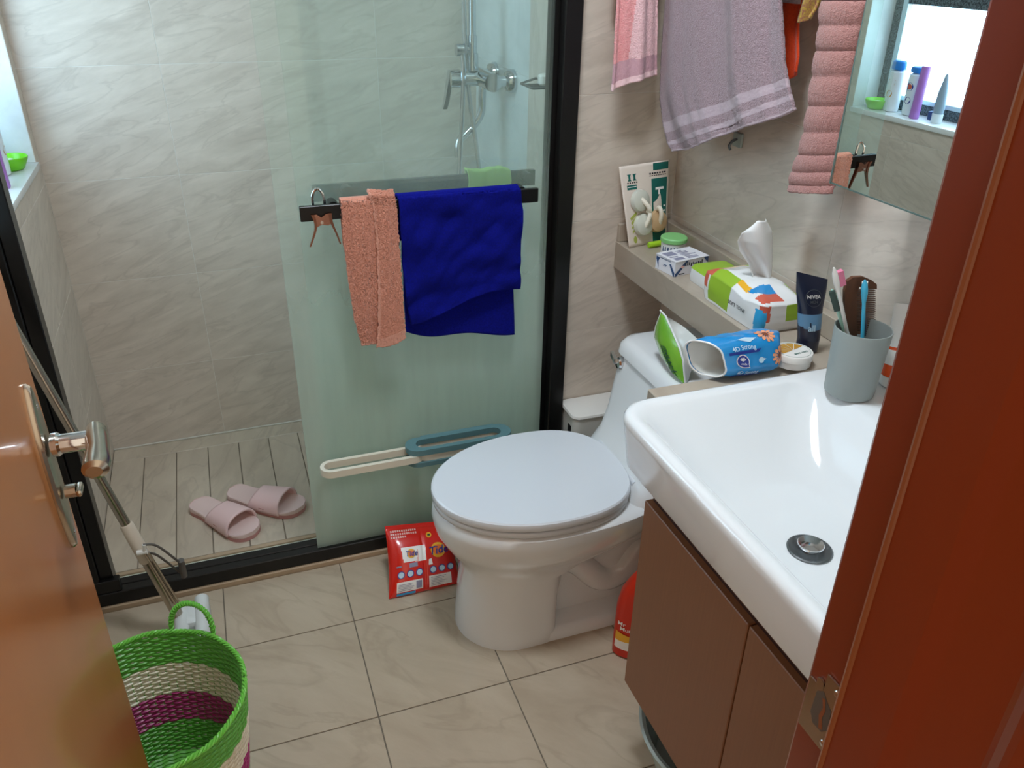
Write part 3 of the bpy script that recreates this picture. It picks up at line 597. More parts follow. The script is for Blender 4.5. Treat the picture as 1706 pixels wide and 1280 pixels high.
# rear body with the recessed trapway, plinth
b.rings([rrect(.58, 1.07, TY-.062, TY+.062, .02, z) for z in (0, .2)] + [rrect(.60, 1.07, TY-.12, TY+.12, .03, .26), rrect(.64, 1.075, TY-.15, TY+.15, .03, .32), rrect(.66, 1.078, TY-.16, TY+.16, .03, .36)])
b.rings([rrect(.50, 1.06, TY-.126, TY+.126, .03, 0), rrect(.50, 1.06, TY-.124, TY+.124, .03, .022), rrect(.50, 1.055, TY-.112, TY+.112, .03, .032)])
for sy in (-1, 1): b.tube(sm([(.60, TY+sy*.045, .2), (.68, TY+sy*.05, .17), (.75, TY+sy*.055, .10), (.81, TY+sy*.055, .11), (.86, TY+sy*.055, .17), (.93, TY+sy*.05, .13), (1.0, TY+sy*.045, .06)], 6), .034, 14)
# tank: sweeps up from the deck
b.rings([rrect(.76, 1.078, TY-.158, TY+.158, .05, .34), rrect(.785, 1.08, TY-.158, TY+.158, .05, .385), rrect(.815, 1.08, TY-.16, TY+.16, .045, .42), rrect(.835, 1.08, TY-.165, TY+.165, .04, .47), rrect(.85, 1.08, TY-.174, TY+.174, .04, .53), rrect(.868, 1.08, TY-.184, TY+.184, .04, .598)])
b.build('body', 'ceramic', tl_, ang=50)
b = MB(); b.rings([rrect(.868, 1.082, TY-.184, TY+.184, .04, .6005), rrect(.862, 1.083, TY-.19, TY+.19, .045, .605), rrect(.866, 1.083, TY-.189, TY+.189, .045, .625), rrect(.876, 1.082, TY-.181, TY+.181, .045, .637), rrect(.89, 1.08, TY-.168, TY+.168, .04, .641)]); b.build('tank_lid', 'ceramic', tl_, ang=50)
b = MB(); b.rings([egg(.356, .80, .176, .3665, cx=.6), egg(.350, .80, .181, .370, cx=.6), egg(.350, .80, .181, .379, cx=.6), egg(.3525, .80, .1785, .3815, cx=.6)]); b.build('seat', 'seat_plastic', tl_, ang=60)
b = MB(); b.rings([egg(.352, .80, .179, .3852, cx=.6), egg(.3475, .802, .1825, .3875, cx=.6), egg(.347, .802, .183, .390, cx=.6), egg(.347, .802, .183, .4005, cx=.6), egg(.3482, .8015, .182, .4035, cx=.6), egg(.3515, .80, .179, .4058, cx=.6), egg(.352, .7995, .1785, .4063, cx=.6)]); b.build('lid', 'seat_plastic', tl_, ang=33)
for s in (-1, 1): b = MB(); b.tube([(.802, TY+s*.075-.02, .392), (.802, TY+s*.075+.02, .392)], .011, 14); b.build('hinge', 'seat_plastic', tl_)
fx, fy, fz = .862, 1.582, .583
b = MB(); b.lathe([(.016, 0), (.016, .012), (.013, .016), (.005, .017)], (fx+.008, fy, fz), 22, Matrix.Rotation(-pi/2, 3, 'Y')); fb = b.build('flush_lever', 'chrome', tl_)
b = MB(); b.rings([[V((fx-.012+dx, fy+.002+t*.022, fz+.004+t*.012+dz)) for dx, dz in ((-.004, -.006), (.004, -.006), (.004, .006), (-.004, .006))] for t in (0, 1)]); b.build('lever_arm', 'chrome', fb)
# ================================================================== BIN
bn = thing('waste_bin', (.895, 1.745, 0), 'slim white lidded waste bin between the toilet and the tiled wall', 'bin')
b = MB(); b.rings([rrect(.813, .985, 1.703, 1.788, .015, .002), rrect(.806, .992, 1.698, 1.793, .018, .02), rrect(.803, .995, 1.695, 1.795, .02, .36)]); bb_ = b.build('bin_body', 'bin_plastic', bn)
b = MB(); b.box((.8015, 1.715, .20), (.8035, 1.735, .335), .001, 1); b.build('side_slot', 'dark', bb_)
b = MB(); b.rings([rrect(.801, .997, 1.693, 1.7965, .022, .3615), rrect(.799, .999, 1.691, 1.7975, .024, .366), rrect(.801, .997, 1.693, 1.7965, .022, .372), rrect(.808, .99, 1.70, 1.79, .02, .3745)]); b.build('bin_lid', 'white_plastic', bn)
# ================================================================== DETERGENT BAG
dg = thing('detergent_bag', (.345, 1.6, 0), 'red plastic laundry detergent bag leaning on the black track', 'bag')
A0, A1, A2, A3 = onz(645, 989, .002), onz(768, 974, .002), ony(641, 877, 1.70), ony(752, 867, 1.712)
A0.y = A1.y = 1.578
def bagf(side):
    def f(u, v):
        p = (A0*(1-u)+A1*u)*(1-v) + (A2*(1-u)+A3*u)*v
        n = (A1-A0).cross(A2-A0).normalized()
        k = (max(0, 1-(2*u-1)**4))**.6*(max(0, sin(pi*min(1, v*1.06))))**.55
        p = p + n*(side*.032*k + .0015*nz(u*5, v*5, 4)) 
        if side > 0: p += n*(-.004*math.exp(-((u-.5)/.02)**2)*k)
        p.x += .004*sin(pi*v)*(1-2*u)
        p.z = max(p.z, .001); return p
    return f
FB = bagf(1)
def bagpat(u, v):
    if .45 < v < .66 and .20-.1*(v-.45) < u < .40+.1*(v-.45): return 1
    if .37 < u < .53 and .44 < v < .66: return 2 if u < .42 else 1
    if (.10 < u < .47 and .05 < v < .19) or (.56 < u < .88 and .04 < v < .20): return 1
    return 0
grid('bag_front', FB, 90, 80, ['bag_red', 'white_print', 'light_pink'], dg, 0, matfn=bagpat); grid('bag_back', bagf(-1), 30, 30, 'bag_red', dg, 0)
ms = lambda u0, v0, rot=0: onsurf(FB, u0, v0, 1/.19, 1/.185, rot)
E = ms(0, 0); ID = lambda pts: [(x*.19, y*.185) for x, y in pts]
cir = lambda u, v, r: disc((u*.19, v*.185), r, 20)
marks('icon_ring', [cir(u, .285, .0098) for u in (.16, .29, .42, .62, .75, .88)], 'navy_print', dg, ms(0, 0))
E2 = onsurf(FB, 0, 0, 1/.19, 1/.185, 0, .0013)
marks('icon', [cir(u, .285, .0075) for u in (.16, .29, .42, .62, .75, .88)], 'pale_blue', dg, E2)
marks('logo_ring', [cir(.72, .56, .021), cir(.32, .565, .012)], 'yellow', dg, E2)
E3 = onsurf(FB, 0, 0, 1/.19, 1/.185, 0, .0018); E4 = onsurf(FB, 0, 0, 1/.19, 1/.185, 0, .0023)
marks('tag_print', [ID([(.80, .50), (.98, .50), (.98, .62), (.80, .62)]), ID([(.56, .36), (.62, .36), (.61, .45), (.57, .44)])], 'white_print', dg, E2)
marks('logo_core', [cir(.72, .56, .0145), cir(.32, .565, .008)], 'bag_orange', dg, E3)
lettering('Tide', .031, 'navy_print', dg, onsurf(FB, .73, .555, 1/.19, 1/.185, .06, .0026), shear=.2)
lettering('Tide', .019, 'navy_print', dg, onsurf(FB, .325, .56, 1/.19, 1/.185, 0, .0026), shear=.2)
gl_ = []
for r, (n, v) in enumerate(((12, .89), (12, .845), (7, .80))):
    for i in range(n): gl_.append(ID(rect(.06+i*.032, v, .06+i*.032+.022, v+.028)))
marks('small_print', gl_, 'light_pink', dg, E2)
marks('text_lines', [ID(rect(.12, .07+.02*i, .30+.02*(i % 3), .076+.02*i)) for i in range(5)]+[ID(rect(.58, .06+.022*i, .74+.03*(i % 3), .066+.022*i)) for i in range(6)], 'box_print', dg, E2)
marks('seal', [cir(.61, .80, .0078)], 'yellow', dg, E2); marks('seal_core', [ID(rect(.59, .785, .63, .815))], 'dark_green', dg, E3)
marks('label_box', [ID(rect(.37, .07, .45, .17))], 'box_print', dg, E2); marks('blue_edge', [ID(rect(.10, .012, .36, .042))], 'sky_print', dg, E2)
marks('strip_print', [ID(rect(.10, .39, .17, .41)), ID(rect(.28, .37, .40, .43))], 'box_print', dg, E2)
# ================================================================== CLEANER BOTTLE, TUB
cb = thing('cleaner_bottle', (.777, 1.22, 0), 'red cleaner bottle half hidden between toilet and wood cabinet', 'bottle')
b = MB(); sh = [(.0, .052, .030), (.004, .058, .034), (.03, .058, .035), (.14, .057, .035), (.18, .05, .033), (.21, .036, .028), (.235, .022, .02), (.245, .015, .015)]
b.rings([[V((.777+hx*(abs(cos(a))**.7)*(1 if cos(a) > 0 else -1), 1.22+hy_*(abs(sin(a))**.7)*(1 if sin(a) > 0 else -1), z+.001)) for a in [2*pi*i/32 for i in range(32)]] for z, hx, hy_ in sh]); b.build('bottle_body', 'red_plastic', cb)
b = MB(); b.lathe([(.016, 0), (.017, .002), (.017, .022), (.013, .026)], (.777, 1.22, .2462), 20); b.build('cap', 'yellow', cb)
fm = lambda x, y: V((.777+x, 1.22-.0356*(max(0, 1-abs(x/.0585)**2.857))**.35-.0003, y))
def wrapband(name, lo, hi, m, e, n=14):
    b = MB(); xs = [-.052+.08*i/n for i in range(n+1)]
    b.rings([[fm(x, lo(x))+V((0, -e, 0)) for x in xs], [fm(x, hi(x))+V((0, -e, 0)) for x in xs]], close=False); return b.build(name, m, cb)
wrapband('label', lambda x: .03, lambda x: .056-.06*abs(x+.01), 'white_print', .0006); wrapband('label_band', lambda x: .056-.06*abs(x+.01), lambda x: .072+.2*abs(x+.005), 'yellow', .0006)
lettering('Mr', .016, 'white_print', cb, lambda x, y: fm(x-.040, y+.107)+V((0, -.0007, 0))); lettering('Muscle', .016, 'white_print', cb, lambda x, y: fm(x-.021, y+.093)+V((0, -.0007, 0)))
cb.rotation_euler.z = -radians(33)
tb = thing('wash_tub', (.80, .885, 0), 'grey-green round plastic wash tub under the wood cabinet', 'tub')
b = MB(); b.lathe([(.0001, .001), (.13, .001), (.14, .006), (.172, .115), (.18, .118), (.181, .123), (.176, .126), (.168, .122), (.136, .01), (.0001, .006)], (.802, .886, 0), 56); b.build('tub_shell', 'grey_plastic', tb)
# ================================================================== MOP
mp_ = thing('sponge_mop', (-.22, 1.61, 0), 'folding sponge mop with steel pole leaning behind the open door', 'mop')
Q0, Q1 = ony(303, 1036, 1.62), ony(60, 612, 1.70); dq = (Q1-Q0)
onq = lambda t: Q0+dq*t
b = MB(); b.tube([onq(.42), onq(1.27)], .0105, 18); b.build('pole', 'steel', mp_)
b = MB(); b.tube([onq(.27), onq(.275), onq(.42), onq(.425)], [.0135, .016, .0145, .0125], 20); b.build('sleeve', 'mop_sleeve', mp_)
b = MB(); b.tube([onq(.0), onq(.27)], .0125, 18); b.build('lower_pole', 'nickel', mp_)
pv = ony(241, 918, 1.625); b = MB(); b.tube([pv+V((-.016, 0, -.002)), pv+V((.006, -.004, 0))], .006, 12); b.tube([pv+V((.0, -.004, .0)), pv+V((.003, -.006, .022))], .004, 10); b.build('pivot', 'white_plastic', mp_)
for a_, dy in (([(238, 908), (262, 910), (300, 938)], 0), ([(243, 921), (263, 926), (301, 955)], .012)):
    b = MB(); b.tube(sm([ony(*q, 1.62+dy) for q in a_], 6), .0028, 8); b.build('lever_rod', 'mop_dark', mp_)
b = MB(); b.tube([ony(301, 934, 1.622), ony(307, 960, 1.632)], .0075, 14); b.build('lever_grip', 'mop_dark', mp_)
for d in (0, .014):
    b = MB(); b.tube([pv+V((d*.6, -.006, -.004)), ony(296+d*500, 1012, 1.605)], .0026, 8); b.build('pull_rod', 'nickel', mp_)
b = MB(); b.box((-.246, 1.585, .03), (-.168, 1.648, .062), .006); b.build('head_bracket', 'mop_head', mp_)
b = MB(); b.tube([(-.232, 1.652, .052), (-.232, 1.50, .048)], .017, 16); b.tube([(-.186, 1.668, .056), (-.186, 1.49, .05)], .017, 16); b.build('roller', 'mop_head', mp_)
b = MB(); b.box((-.245, 1.49, .001), (-.17, 1.66, .03), .008); b.build('sponge', 'white_plastic', mp_)
# ================================================================== BASKET
bk = thing('woven_basket', (-.25, 1.15, 0), 'round woven plastic basket striped green, white and purple', 'basket')
BC = V((-.25, 1.15, 0)); BH = .30; NW = 60
def brad(z): return .128+.036*(z/BH)**.8
def strands(z0, z1, m, name):
    b = MB(); n = max(1, round((z1-z0)/.0058)); 
    for r in range(n):
        z = z0+(z1-z0)*(r+.5)/n; row = round(z/.0058); R = brad(z)
        b.tube([BC+V(((R+0.0017*sin(NW/2*a+row*pi))*cos(a), (R+0.0017*sin(NW/2*a+row*pi))*sin(a), z+.0007*sin(a*5+row))) for a in [2*pi*k/(NW*3) for k in range(NW*3)]], 0.0032, 6, loop=True)
    return b.build(name, m, bk, kind='stuff')
strands(.006, .082, 'bk_green', 'green_lower_band'); strands(.082, .152, 'bk_purple', 'purple_band'); strands(.152, .224, 'bk_white', 'white_band'); strands(.224, .294, 'bk_green', 'green_upper_band')
b = MB()
for k in range(NW):
    a = 2*pi*(k)/NW+.02; b.tube([BC+V((brad(z)*cos(a), brad(z)*sin(a), z)) for z in (.002, .1, .2, .297)], .0022, 5)
b.build('stakes', 'bk_green', bk, kind='stuff')
b = MB()
for k in range(14):
    R = .008+.0088*k; nn = max(12, int(8+k*9))
    b.tube([BC+V((R*cos(a), R*sin(a), .005+.0016*sin(a*(6+k*2)+k*pi))) for a in [2*pi*i/nn for i in range(nn)]], .0042, 6, loop=True)
b.build('base_coils', 'bk_green', bk, kind='stuff')
b = MB(); n = 240
for ph in (0, 2*pi/3, 4*pi/3):
    b.tube([BC+V(((brad(BH)+.0032*cos(40*a+ph))*cos(a), (brad(BH)+.0032*cos(40*a+ph))*sin(a), BH+.0032*sin(40*a+ph)+.0015*sin(9*a))) for a in [2*pi*i/n for i in range(n)]], .0024, 6, loop=True)
b.build('braided_rim', 'bk_rim', bk)
for a0 in (radians(62), radians(242)):
    c = BC+V((brad(BH)*cos(a0), brad(BH)*sin(a0), BH)); tg = V((-sin(a0), cos(a0), 0)); ot = V((cos(a0), sin(a0), 0))
    path = [c+tg*(.043*cos(t))+ot*(.012*sin(t))+V((0, 0, .062*sin(t)**.8 if sin(t) > 0 else 0)) for t in [pi*i/40 for i in range(41)]]
    path = [path[0]+V((0, 0, -.03))]+path+[path[-1]+V((0, 0, -.03))]
    b = MB(); b.tube(path, .0044, 10); hd_ = b.build('handle', 'bk_green', bk)
    wr_ = []
    for i in range(300):
        t = i/299*(len(path)-2.01)+.5; k = int(t); p = path[k].lerp(path[k+1], t-k); q = .0058*2*pi*0
        al = i/299*2*pi*26; d = (path[k+1]-path[k]).normalized(); e1 = ot; e2 = d.cross(e1).normalized(); wr_.append(p+(e1*cos(al)+e2*sin(al))*.0047)
    b = MB(); b.tube(wr_, .0014, 5); b.build('wrapping', 'bk_rim', hd_)

# ================================================================== WASH STAND
cab = thing('vanity_cabinet', (.85, .69, .19), 'brown wood wall-hung cabinet with two doors under the white wash basin', 'cabinet')
b = MB(); b.box((.640, .382, .195), (XR-.002, 1.0, .70), .001, 1); b.build('carcass', 'cabinet_wood', cab, smooth=False)
b = MB(); b.box((.632, .385, .632), (.641, .998, .705), .001, 1); b.build('finger_groove', 'cabinet_dark', cab, smooth=False)
for y0, y1 in ((.6915, 1.003), (.378, .6885)):
    b = MB(); b.box((.619, y0, .19), (.6375, y1, .634), .0015, 1); b.build('door', 'cabinet_wood', cab, smooth=False)
bs = thing('wash_basin', (.82, .71, .708), 'white ceramic rectangular wash basin with metal pop-up drain', 'basin')
def bring(x0, x1, y0, y1, r, z): return rrect(x0, x1, y0, y1, r, z, 10)
YN, YFR = .385, 1.038
b = MB()
b.rings([bring(.60, 1.082, YN+.03, YFR-.03, .045, .7085), bring(.578, 1.085, YN+.012, YFR-.012, .05, .712), bring(.570, 1.087, YN+.006, YFR-.006, .052, .724), bring(.559, 1.088, YN, YFR, .055, .800), bring(.558, 1.088, YN, YFR, .055, .812), bring(.562, 1.087, YN+.003, YFR-.003, .054, .8185), bring(.570, 1.085, YN+.008, YFR-.008, .052, .8205),
         bring(.579, .940, YN+.018, YFR-.018, .05, .8195), bring(.588, .932, YN+.026, YFR-.027, .05, .8145), bring(.597, .918, YN+.036, YFR-.042, .055, .801), bring(.607, .90, YN+.05, YFR-.07, .06, .778), bring(.621, .878, YN+.07, YFR-.11, .065, .748), bring(.640, .855, YN+.10, YFR-.15, .065, .721), bring(.665, .825, YN+.15, YFR-.20, .06, .7125), bring(.69, .79, YN+.27, YFR-.27, .03, .7105)], cap0=True, cap1=True)
b.build('bowl', 'ceramic', bs, ang=60)
dc = V((.735, .728, .7105))
b = MB(); b.lathe([(.0001, .0005), (.031, .0005), (.033, .002), (.031, .0035), (.024, .003), (.018, .001), (.0001, .001)], dc, 32); dr = b.build('drain_ring', 'grey_metal', bs)
b = MB(); b.lathe([(.013, .0012), (.013, .008), (.019, .009), (.0195, .011), (.0185, .0125), (.01, .0135), (.0001, .0138)], dc, 28); b.build('drain_plug', 'chrome', dr)
# stone shelf along the wall with its wider piece beside the basin
sh_ = thing('stone_shelf', (1.0, 1.42, .745), 'beige stone shelf along the wall above the toilet tank', 'shelf')
b = MB(); b.box((.936, 1.042, .745), (XR-.0005, YT-.001, .8155), .0015, 1); b.build('shelf_slab', 'shelf_stone', sh_, smooth=False)
b = MB(); b.box((.648, 1.0415, .745), (.9355, 1.083, .8075), .0015, 1); b.build('side_slab', 'shelf_stone', sh_, smooth=False)
b = MB(); b.box((1.068, 1.042, .8158), (XR-.0005, YT-.014, .862), .0015, 1); b.box((.938, YT-.0135, .8158), (XR-.0005, YT-.001, .862), .0015, 1); b.build('upstand', 'shelf_stone', sh_, smooth=False)
# mirror cabinet
my = radians(-.8); mc = thing('mirror_cabinet', (1.0, .71, 1.156), 'frameless mirror cabinet on the right wall reflecting the bright window', 'mirror')
MY0, MY1 = .40, 1.0476
def mpt(y, z, d=0): # mirror plane, slightly turned and tilted
    return V((.92 + (y-MY1)*math.tan(my) - (z-1.156)*math.tan(radians(.5)) + d, y, z))
b = MB(); b.rings([[mpt(MY0, z, .004), mpt(MY1, z, .004), V((XR-.002, MY1-.004, z)), V((XR-.002, MY0, z))] for z in (1.159, 1.80)]); b.build('carcass', 'white_plastic', mc, smooth=False)
b = MB(); b.rings([[mpt(MY0, 1.156), mpt(MY1, 1.156), mpt(MY1, 1.805), mpt(MY0, 1.805)], [mpt(MY0, 1.156, .0035), mpt(MY1, 1.156, .0035), mpt(MY1, 1.805, .0035), mpt(MY0, 1.805, .0035)]]); b.mi = 0; b.build('mirror_door', 'mirror', mc, smooth=False)
b = MB(); b.rings([[mpt(MY0, z, -.0004), mpt(MY0, z, .0036), mpt(MY1+.0015, z, .0036), mpt(MY1+.0015, z, -.0004)] for z in (1.1535, 1.1559)]); b.box(mpt(MY1, 1.1535, -.0005), mpt(MY1+.0025, 1.805, .004)); b.build('mirror_edge', 'mirror_edge', mc, smooth=False)
# ================================================================== THINGS ON THE STONE SHELF
HZ = .8157
# --- blister card with hooks
bc = thing('hook_card', (1.0, 1.76, HZ), 'blister card of white adhesive hooks leaning in the shelf corner', 'package')
K0, K1 = onz(1048, 413, HZ+.001), onz(1119, 397, HZ+.001); K2, K3 = ony(1031, 278, 1.782), ony(1116, 266, 1.783)
K1.y = min(K1.y, 1.765); K1.x = min(K1.x, 1.064)
KN = (K1-K0).cross(K2-K0).normalized()
def cf(u, v):
    p = (K0*(1-u)+K1*u)*(1-v)+(K2*(1-u)+K3*u)*v
    return p + KN*(.006*sin(pi*v)*(1-u)) + V((-.004*sin(pi*v)*(1-u), 0, 0))
grid('card', cf, 20, 24, 'card', bc, .0008)
CE = lambda e=.0012: onsurf(cf, 0, 0, 1, 1, 0, e)
marks('green_print', [rect(.66, .90, .97, .985)], 'teal_card', bc, CE()); marks('green_stripe', [rect(.62, .02, .95, .80, 4)], 'teal_card', bc, CE())
marks('green_box', [rect(.11, .705, .31, .76)], 'teal_card', bc, CE()); marks('box_line', [rect(.12, .733, .30, .741)], 'white_print', bc, CE(.0016))
marks('logo', [[(.13, .89), (.21, .89), (.195, .87), (.195, .83), (.21, .81), (.13, .81), (.155, .83), (.155, .87)]], 'teal_card', bc, CE()); marks('logo', [[(.24, .89), (.32, .89), (.295, .87), (.295, .83), (.32, .81), (.24, .81), (.255, .83), (.255, .87)]], 'teal_card', bc, CE())
o = marks('small_print', [rect(.12+i*.045, .78, .15+i*.045, .795) for i in range(5)], 'ink', bc, CE()); o['kind'] = 'stuff'
o = marks('title_print', [rect(.58+i*.05, .855, .615+i*.05, .875) for i in range(7)]+[rect(.58+i*.045, .832, .61+i*.045, .842) for i in range(8)], 'ink', bc, CE()); o['kind'] = 'stuff'
o = marks('white_specks', [rect(.70, .66, .88, .69), rect(.76, .60, .80, .66), rect(.88, .44, .92, .46), rect(.88, .38, .92, .40), rect(.88, .30, .92, .33)], 'white_print', bc, CE(.0018)); o['kind'] = 'stuff'
for i in range(4): marks('olive_bar', [[(.10+.02*i*.5, .36-.055*i), (.13, .33-.055*i), (.27, .40-.055*i), (.25, .43-.055*i)]], 'olive', bc, CE())
marks('olive_dot', [disc((.18, .085), .045, 18)], 'olive', bc, CE())
def hookp(u, v, r, m, ang):
    c = cf(u, v); Mx = Matrix(((K1-K0).normalized(), KN.cross(K1-K0).normalized(), KN)).transposed()
    b = MB(); b.lathe([(r*1.06, .0008), (r*1.05, .004), (r*.97, .011), (r*.7, .0145), (r*.3, .016), (.0001, .0162)], c, 28, Mx); h = b.build('hook_disc', m, bc)
    d = Mx @ V((cos(ang), sin(ang), 0)); nrm = KN; b = MB(); b.tube(sm([c+nrm*.012-d*r*.2, c+nrm*.02+d*r*.3, c+nrm*.024+d*r*.9, c+nrm*.02+d*r*1.25, c+nrm*.013+d*r*1.15], 5), [.006]*21 if False else .0055, 10); b.build('hook_arm', 'hook_white', h)
hookp(.34, .56, .026, 'blister', -1.1); hookp(.38, .26, .027, 'blister', 1.3); hookp(.72, .27, .027, 'tan_print', 1.7)
# --- lime marker, jar
b = MB(); c0 = onz(1081, 414, HZ); b.tube([c0+V((0, .004, .0075)), c0+V((.002, .004, .0075)), c0+V((.07, .012, .0075))], [.0065, .0075, .0075], 16); setp(b.build('lime_stick', 'lime'), 'lime green stick tube lying behind the green-lidded jar', 'tube')
jr = thing('cream_jar', (1.022, 1.662, HZ), 'small white jar with flat green lid between card and white box', 'jar')
jc = V((1.02, 1.658, HZ+.0002)); b = MB(); b.lathe([(.027, 0), (.0295, .002), (.0295, .034), (.028, .036)], jc, 32); b.build('jar_body', 'jar_white', jr)
b = MB(); b.lathe([(.031, .0362), (.0325, .038), (.0325, .046), (.030, .0485), (.01, .049), (.0001, .049)], jc, 32); b.build('jar_lid', 'lid_green', jr)
o = marks('jar_print', [[(-.9+.25*i+.02, z), (-.9+.25*i+.16, z), (-.9+.25*i+.14, z+.012), (-.9+.25*i+.04, z+.012)] for i in range(8) for z in (.016,)], 'box_navy', jr, lambda a, z: jc+V((.0298*cos(a-2.2), .0298*sin(a-2.2), z))); o['kind'] = 'stuff'
# --- white box
bx = thing('medicine_box', (.985, 1.555, HZ), 'small white carton with navy chevrons and printed lid', 'box')
B0, B1, B2 = onz(1123, 462, HZ), onz(1100, 441, HZ), onz(1169, 452, HZ)
ex = (B2-B0); ey = (B1-B0); hh = .0345; ex.z = ey.z = 0
ey = V((-ex.y, ex.x, 0)).normalized()*.068; ex = ex.normalized()*.098; B0.z = HZ+.0004
b = MB(); b.rings([[B0+V((0, 0, z)), B0+ex+V((0, 0, z)), B0+ex+ey+V((0, 0, z)), B0+ey+V((0, 0, z))] for z in (0, hh)]); b.build('carton', 'box_white', bx, smooth=False)
zt_ = V((0, 0, hh)); tf = lambda e=.0005: (lambda x, y: B0+zt_+ex*x+ey*y+V((0, 0, e)))
b = MB(); b.prism([B0+zt_+V((0, 0, .0006))-ex*.01-ey*.02, B0+zt_+V((0, 0, .0006))+ex*1.02-ey*.02, B0+zt_+V((0, 0, .0006))+ex*1.02+ey*1.02, B0+zt_+V((0, 0, .0006))-ex*.01+ey*1.02], (0, 0, .0008)); b.build('lid_flap', 'box_white', bx, smooth=False)
random.seed(3)
o = marks('lid_print', [rect(.08, .55, .38, .88)]+[rect(.45+.02*random.random(), .1+.1*i, .6+.3*random.random(), .16+.1*i) for i in range(8)]+[rect(.08, .1, .36, .3), rect(.06, .38, .3, .44)], 'box_print', bx, tf(.0018)); o['kind'] = 'stuff'
ff = lambda e=.0005: (lambda x, y: B0+ex*x+V((0, 0, hh*y))-ey.normalized()*e)
sf_ = lambda e=.0005: (lambda x, y: B0+ey*x+V((0, 0, hh*y))-ex.normalized()*e)
marks('chevron', [[(.0, .0), (.06, .0), (.40, .98), (.32, .98), (.02, .2)]], 'box_navy', bx, ff()); marks('chevron', [[(0, 0), (.05, .0), (.30, .7), (.22, .75), (0, .25)]], 'box_navy', bx, sf_()); marks('chevron', [[(.82, .1), (.98, .72), (.98, .9), (.80, .85), (.86, .6)]], 'box_navy', bx, sf_())
marks('chevron', [[(.85, 1.0), (1.0, .55), (1.0, 1.0)]], 'box_navy', bx, ff())
random.seed(5)
o = marks('writing', [rect(.30+.055*i, .55+.1*random.random(), .335+.055*i, .72+.15*random.random()) for i in range(10)]+[rect(.52+.05*i, .3, .55+.05*i, .42) for i in range(7)]+[rect(.12, .08, .3, .15)], 'ink', bx, ff()); o['kind'] = 'stuff'
o = marks('side_writing', [rect(.25+.05*i, .86, .285+.05*i, .93) for i in range(11)]+[rect(.42, .5, .58, .55), rect(.45, .42, .6, .45)], 'box_navy', bx, sf_()); o['kind'] = 'stuff'
marks('logo', [disc((.22, .6), .09, 14)], 'light_pink', bx, lambda x, y: ff(.0008)(x*.6+.09, y)); 
# --- green and white pack behind the tissues
gp = thing('wipes_pack', (1.03, 1.455, HZ), 'flat green-topped white pack wedged behind the tissue packet', 'package')
b = MB(); b.rings([rrect(.975, 1.064, 1.418, 1.505, .012, HZ+.0005), rrect(.972, 1.066, 1.416, 1.507, .014, HZ+.012), rrect(.974, 1.066, 1.417, 1.506, .014, HZ+.03), rrect(.984, 1.062, 1.424, 1.5, .012, HZ+.036)]); b.build('pack_body', 'film_white', gp)
b = MB(); b.rings([rrect(.974, 1.066, 1.417, 1.506, .014, HZ+.0302), rrect(.978, 1.064, 1.42, 1.503, .013, HZ+.0365), rrect(.99, 1.058, 1.432, 1.494, .012, HZ+.0385)]); b.build('pack_top', 'lime_print', gp)
# --- soft tissue packet with a sheet pulled out
tp = thing('tissue_packet', (1.005, 1.30, HZ), 'soft white tissue packet with bright colour patches and a pulled-up sheet', 'tissues')
tA, tB = V((.948, 1.196, 0)), V((1.063, 1.412, 0))
def tpf(u, v):  # u around, v bottom->top
    a = 2*pi*u; e = .24; cx_, sy_ = cos(a), sin(a)
    sx = (abs(cx_)**e)*(1 if cx_ > 0 else -1); sy = (abs(sy_)**e)*(1 if sy_ > 0 else -1)
    if v < .5: k = 1-.03*(1-v*2)**2+.02*sin(pi*v*2); z = v*2*.057
    else:
        t = (v-.5)*2; k = max(.0, 1-t); z = .057+.022*(1-(1-t)**2.2)
        k = 1-(1-k) if True else k
    x = .5+.5*sx*k; y = .5+.5*sy*k
    p = V((lerp(tA.x, tB.x, x), lerp(tA.y, tB.y, y), HZ+.0006+z)); 
    p.x = min(p.x, 1.0665)
    cr = nz(p.x*30, p.y*25, p.z*30); p += V((cr*.003, nz(p.y*30, p.z*40, 3)*.003, max(0, z-.02)*cr*.12)); return p
def tpat(u, v):
    p = tpf(u, v); x = (p.x-tA.x)/(tB.x-tA.x); y = (p.y-tA.y)/(tB.y-tA.y); z = (p.z-HZ)/.057
    if z < 1.02:
        if x < .12:      # long side seen from the doorway: u runs along y
            if .52 < y < .86 and z > .12: return 1
            if y < .10 and z < .8: return 2
            if y > .88 and z > .5: return 3
        if y < .1:
            if x > .62 and .42 < z: return 1
            if x < .06 and z < .85: return 2
            if .03 < x < .18 and z > .45: return 3
    else:
        if .04 < y < .17 and .06 < x < .36: return 3
        if .17 <= y < .32 and .12 < x < .42 and x+y > .38: return 4
        if .30 < y < .38 and .08 < x < .2: return 5
        if y > .84: return 3 if x < .32 else (6 if x < .75 else 1)
        if x > .80 and y < .3: return 1
        if x < .2 and .5 < y < .84: return 1
    return 0
grid('packet', tpf, 160, 60, ['film_white', 'lime_print', 'sky_print', 'coral', 'blue_film', 'yellow', 'peach_print'], tp, 0, matfn=tpat, wrap=True)
tlm = lambda x, y: V((tA.x-.0022, 1.275-x, HZ+.030+y))
lettering('SOFT TONE', .011, 'ink', tp, lambda x, y: tlm(x, y))
def shf(u, v):
    L = [(1258, 470), (1247, 440), (1232, 418), (1229, 402), (1236, 388), (1262, 372)]; R = [(1284, 464), (1286, 445), (1287, 430), (1287, 410), (1286, 385), (1275, 364)]
    q = lerp2(pl(L, v), pl(R, v), u); p = ony(q[0], q[1], 1.30+.012*sin(u*5+v*3)-.02*v*0); p.y += .01*sin(u*pi*2)*(.3+v*.4); return p
grid('pulled_sheet', shf, 24, 30, 'paper', tp, .0008)
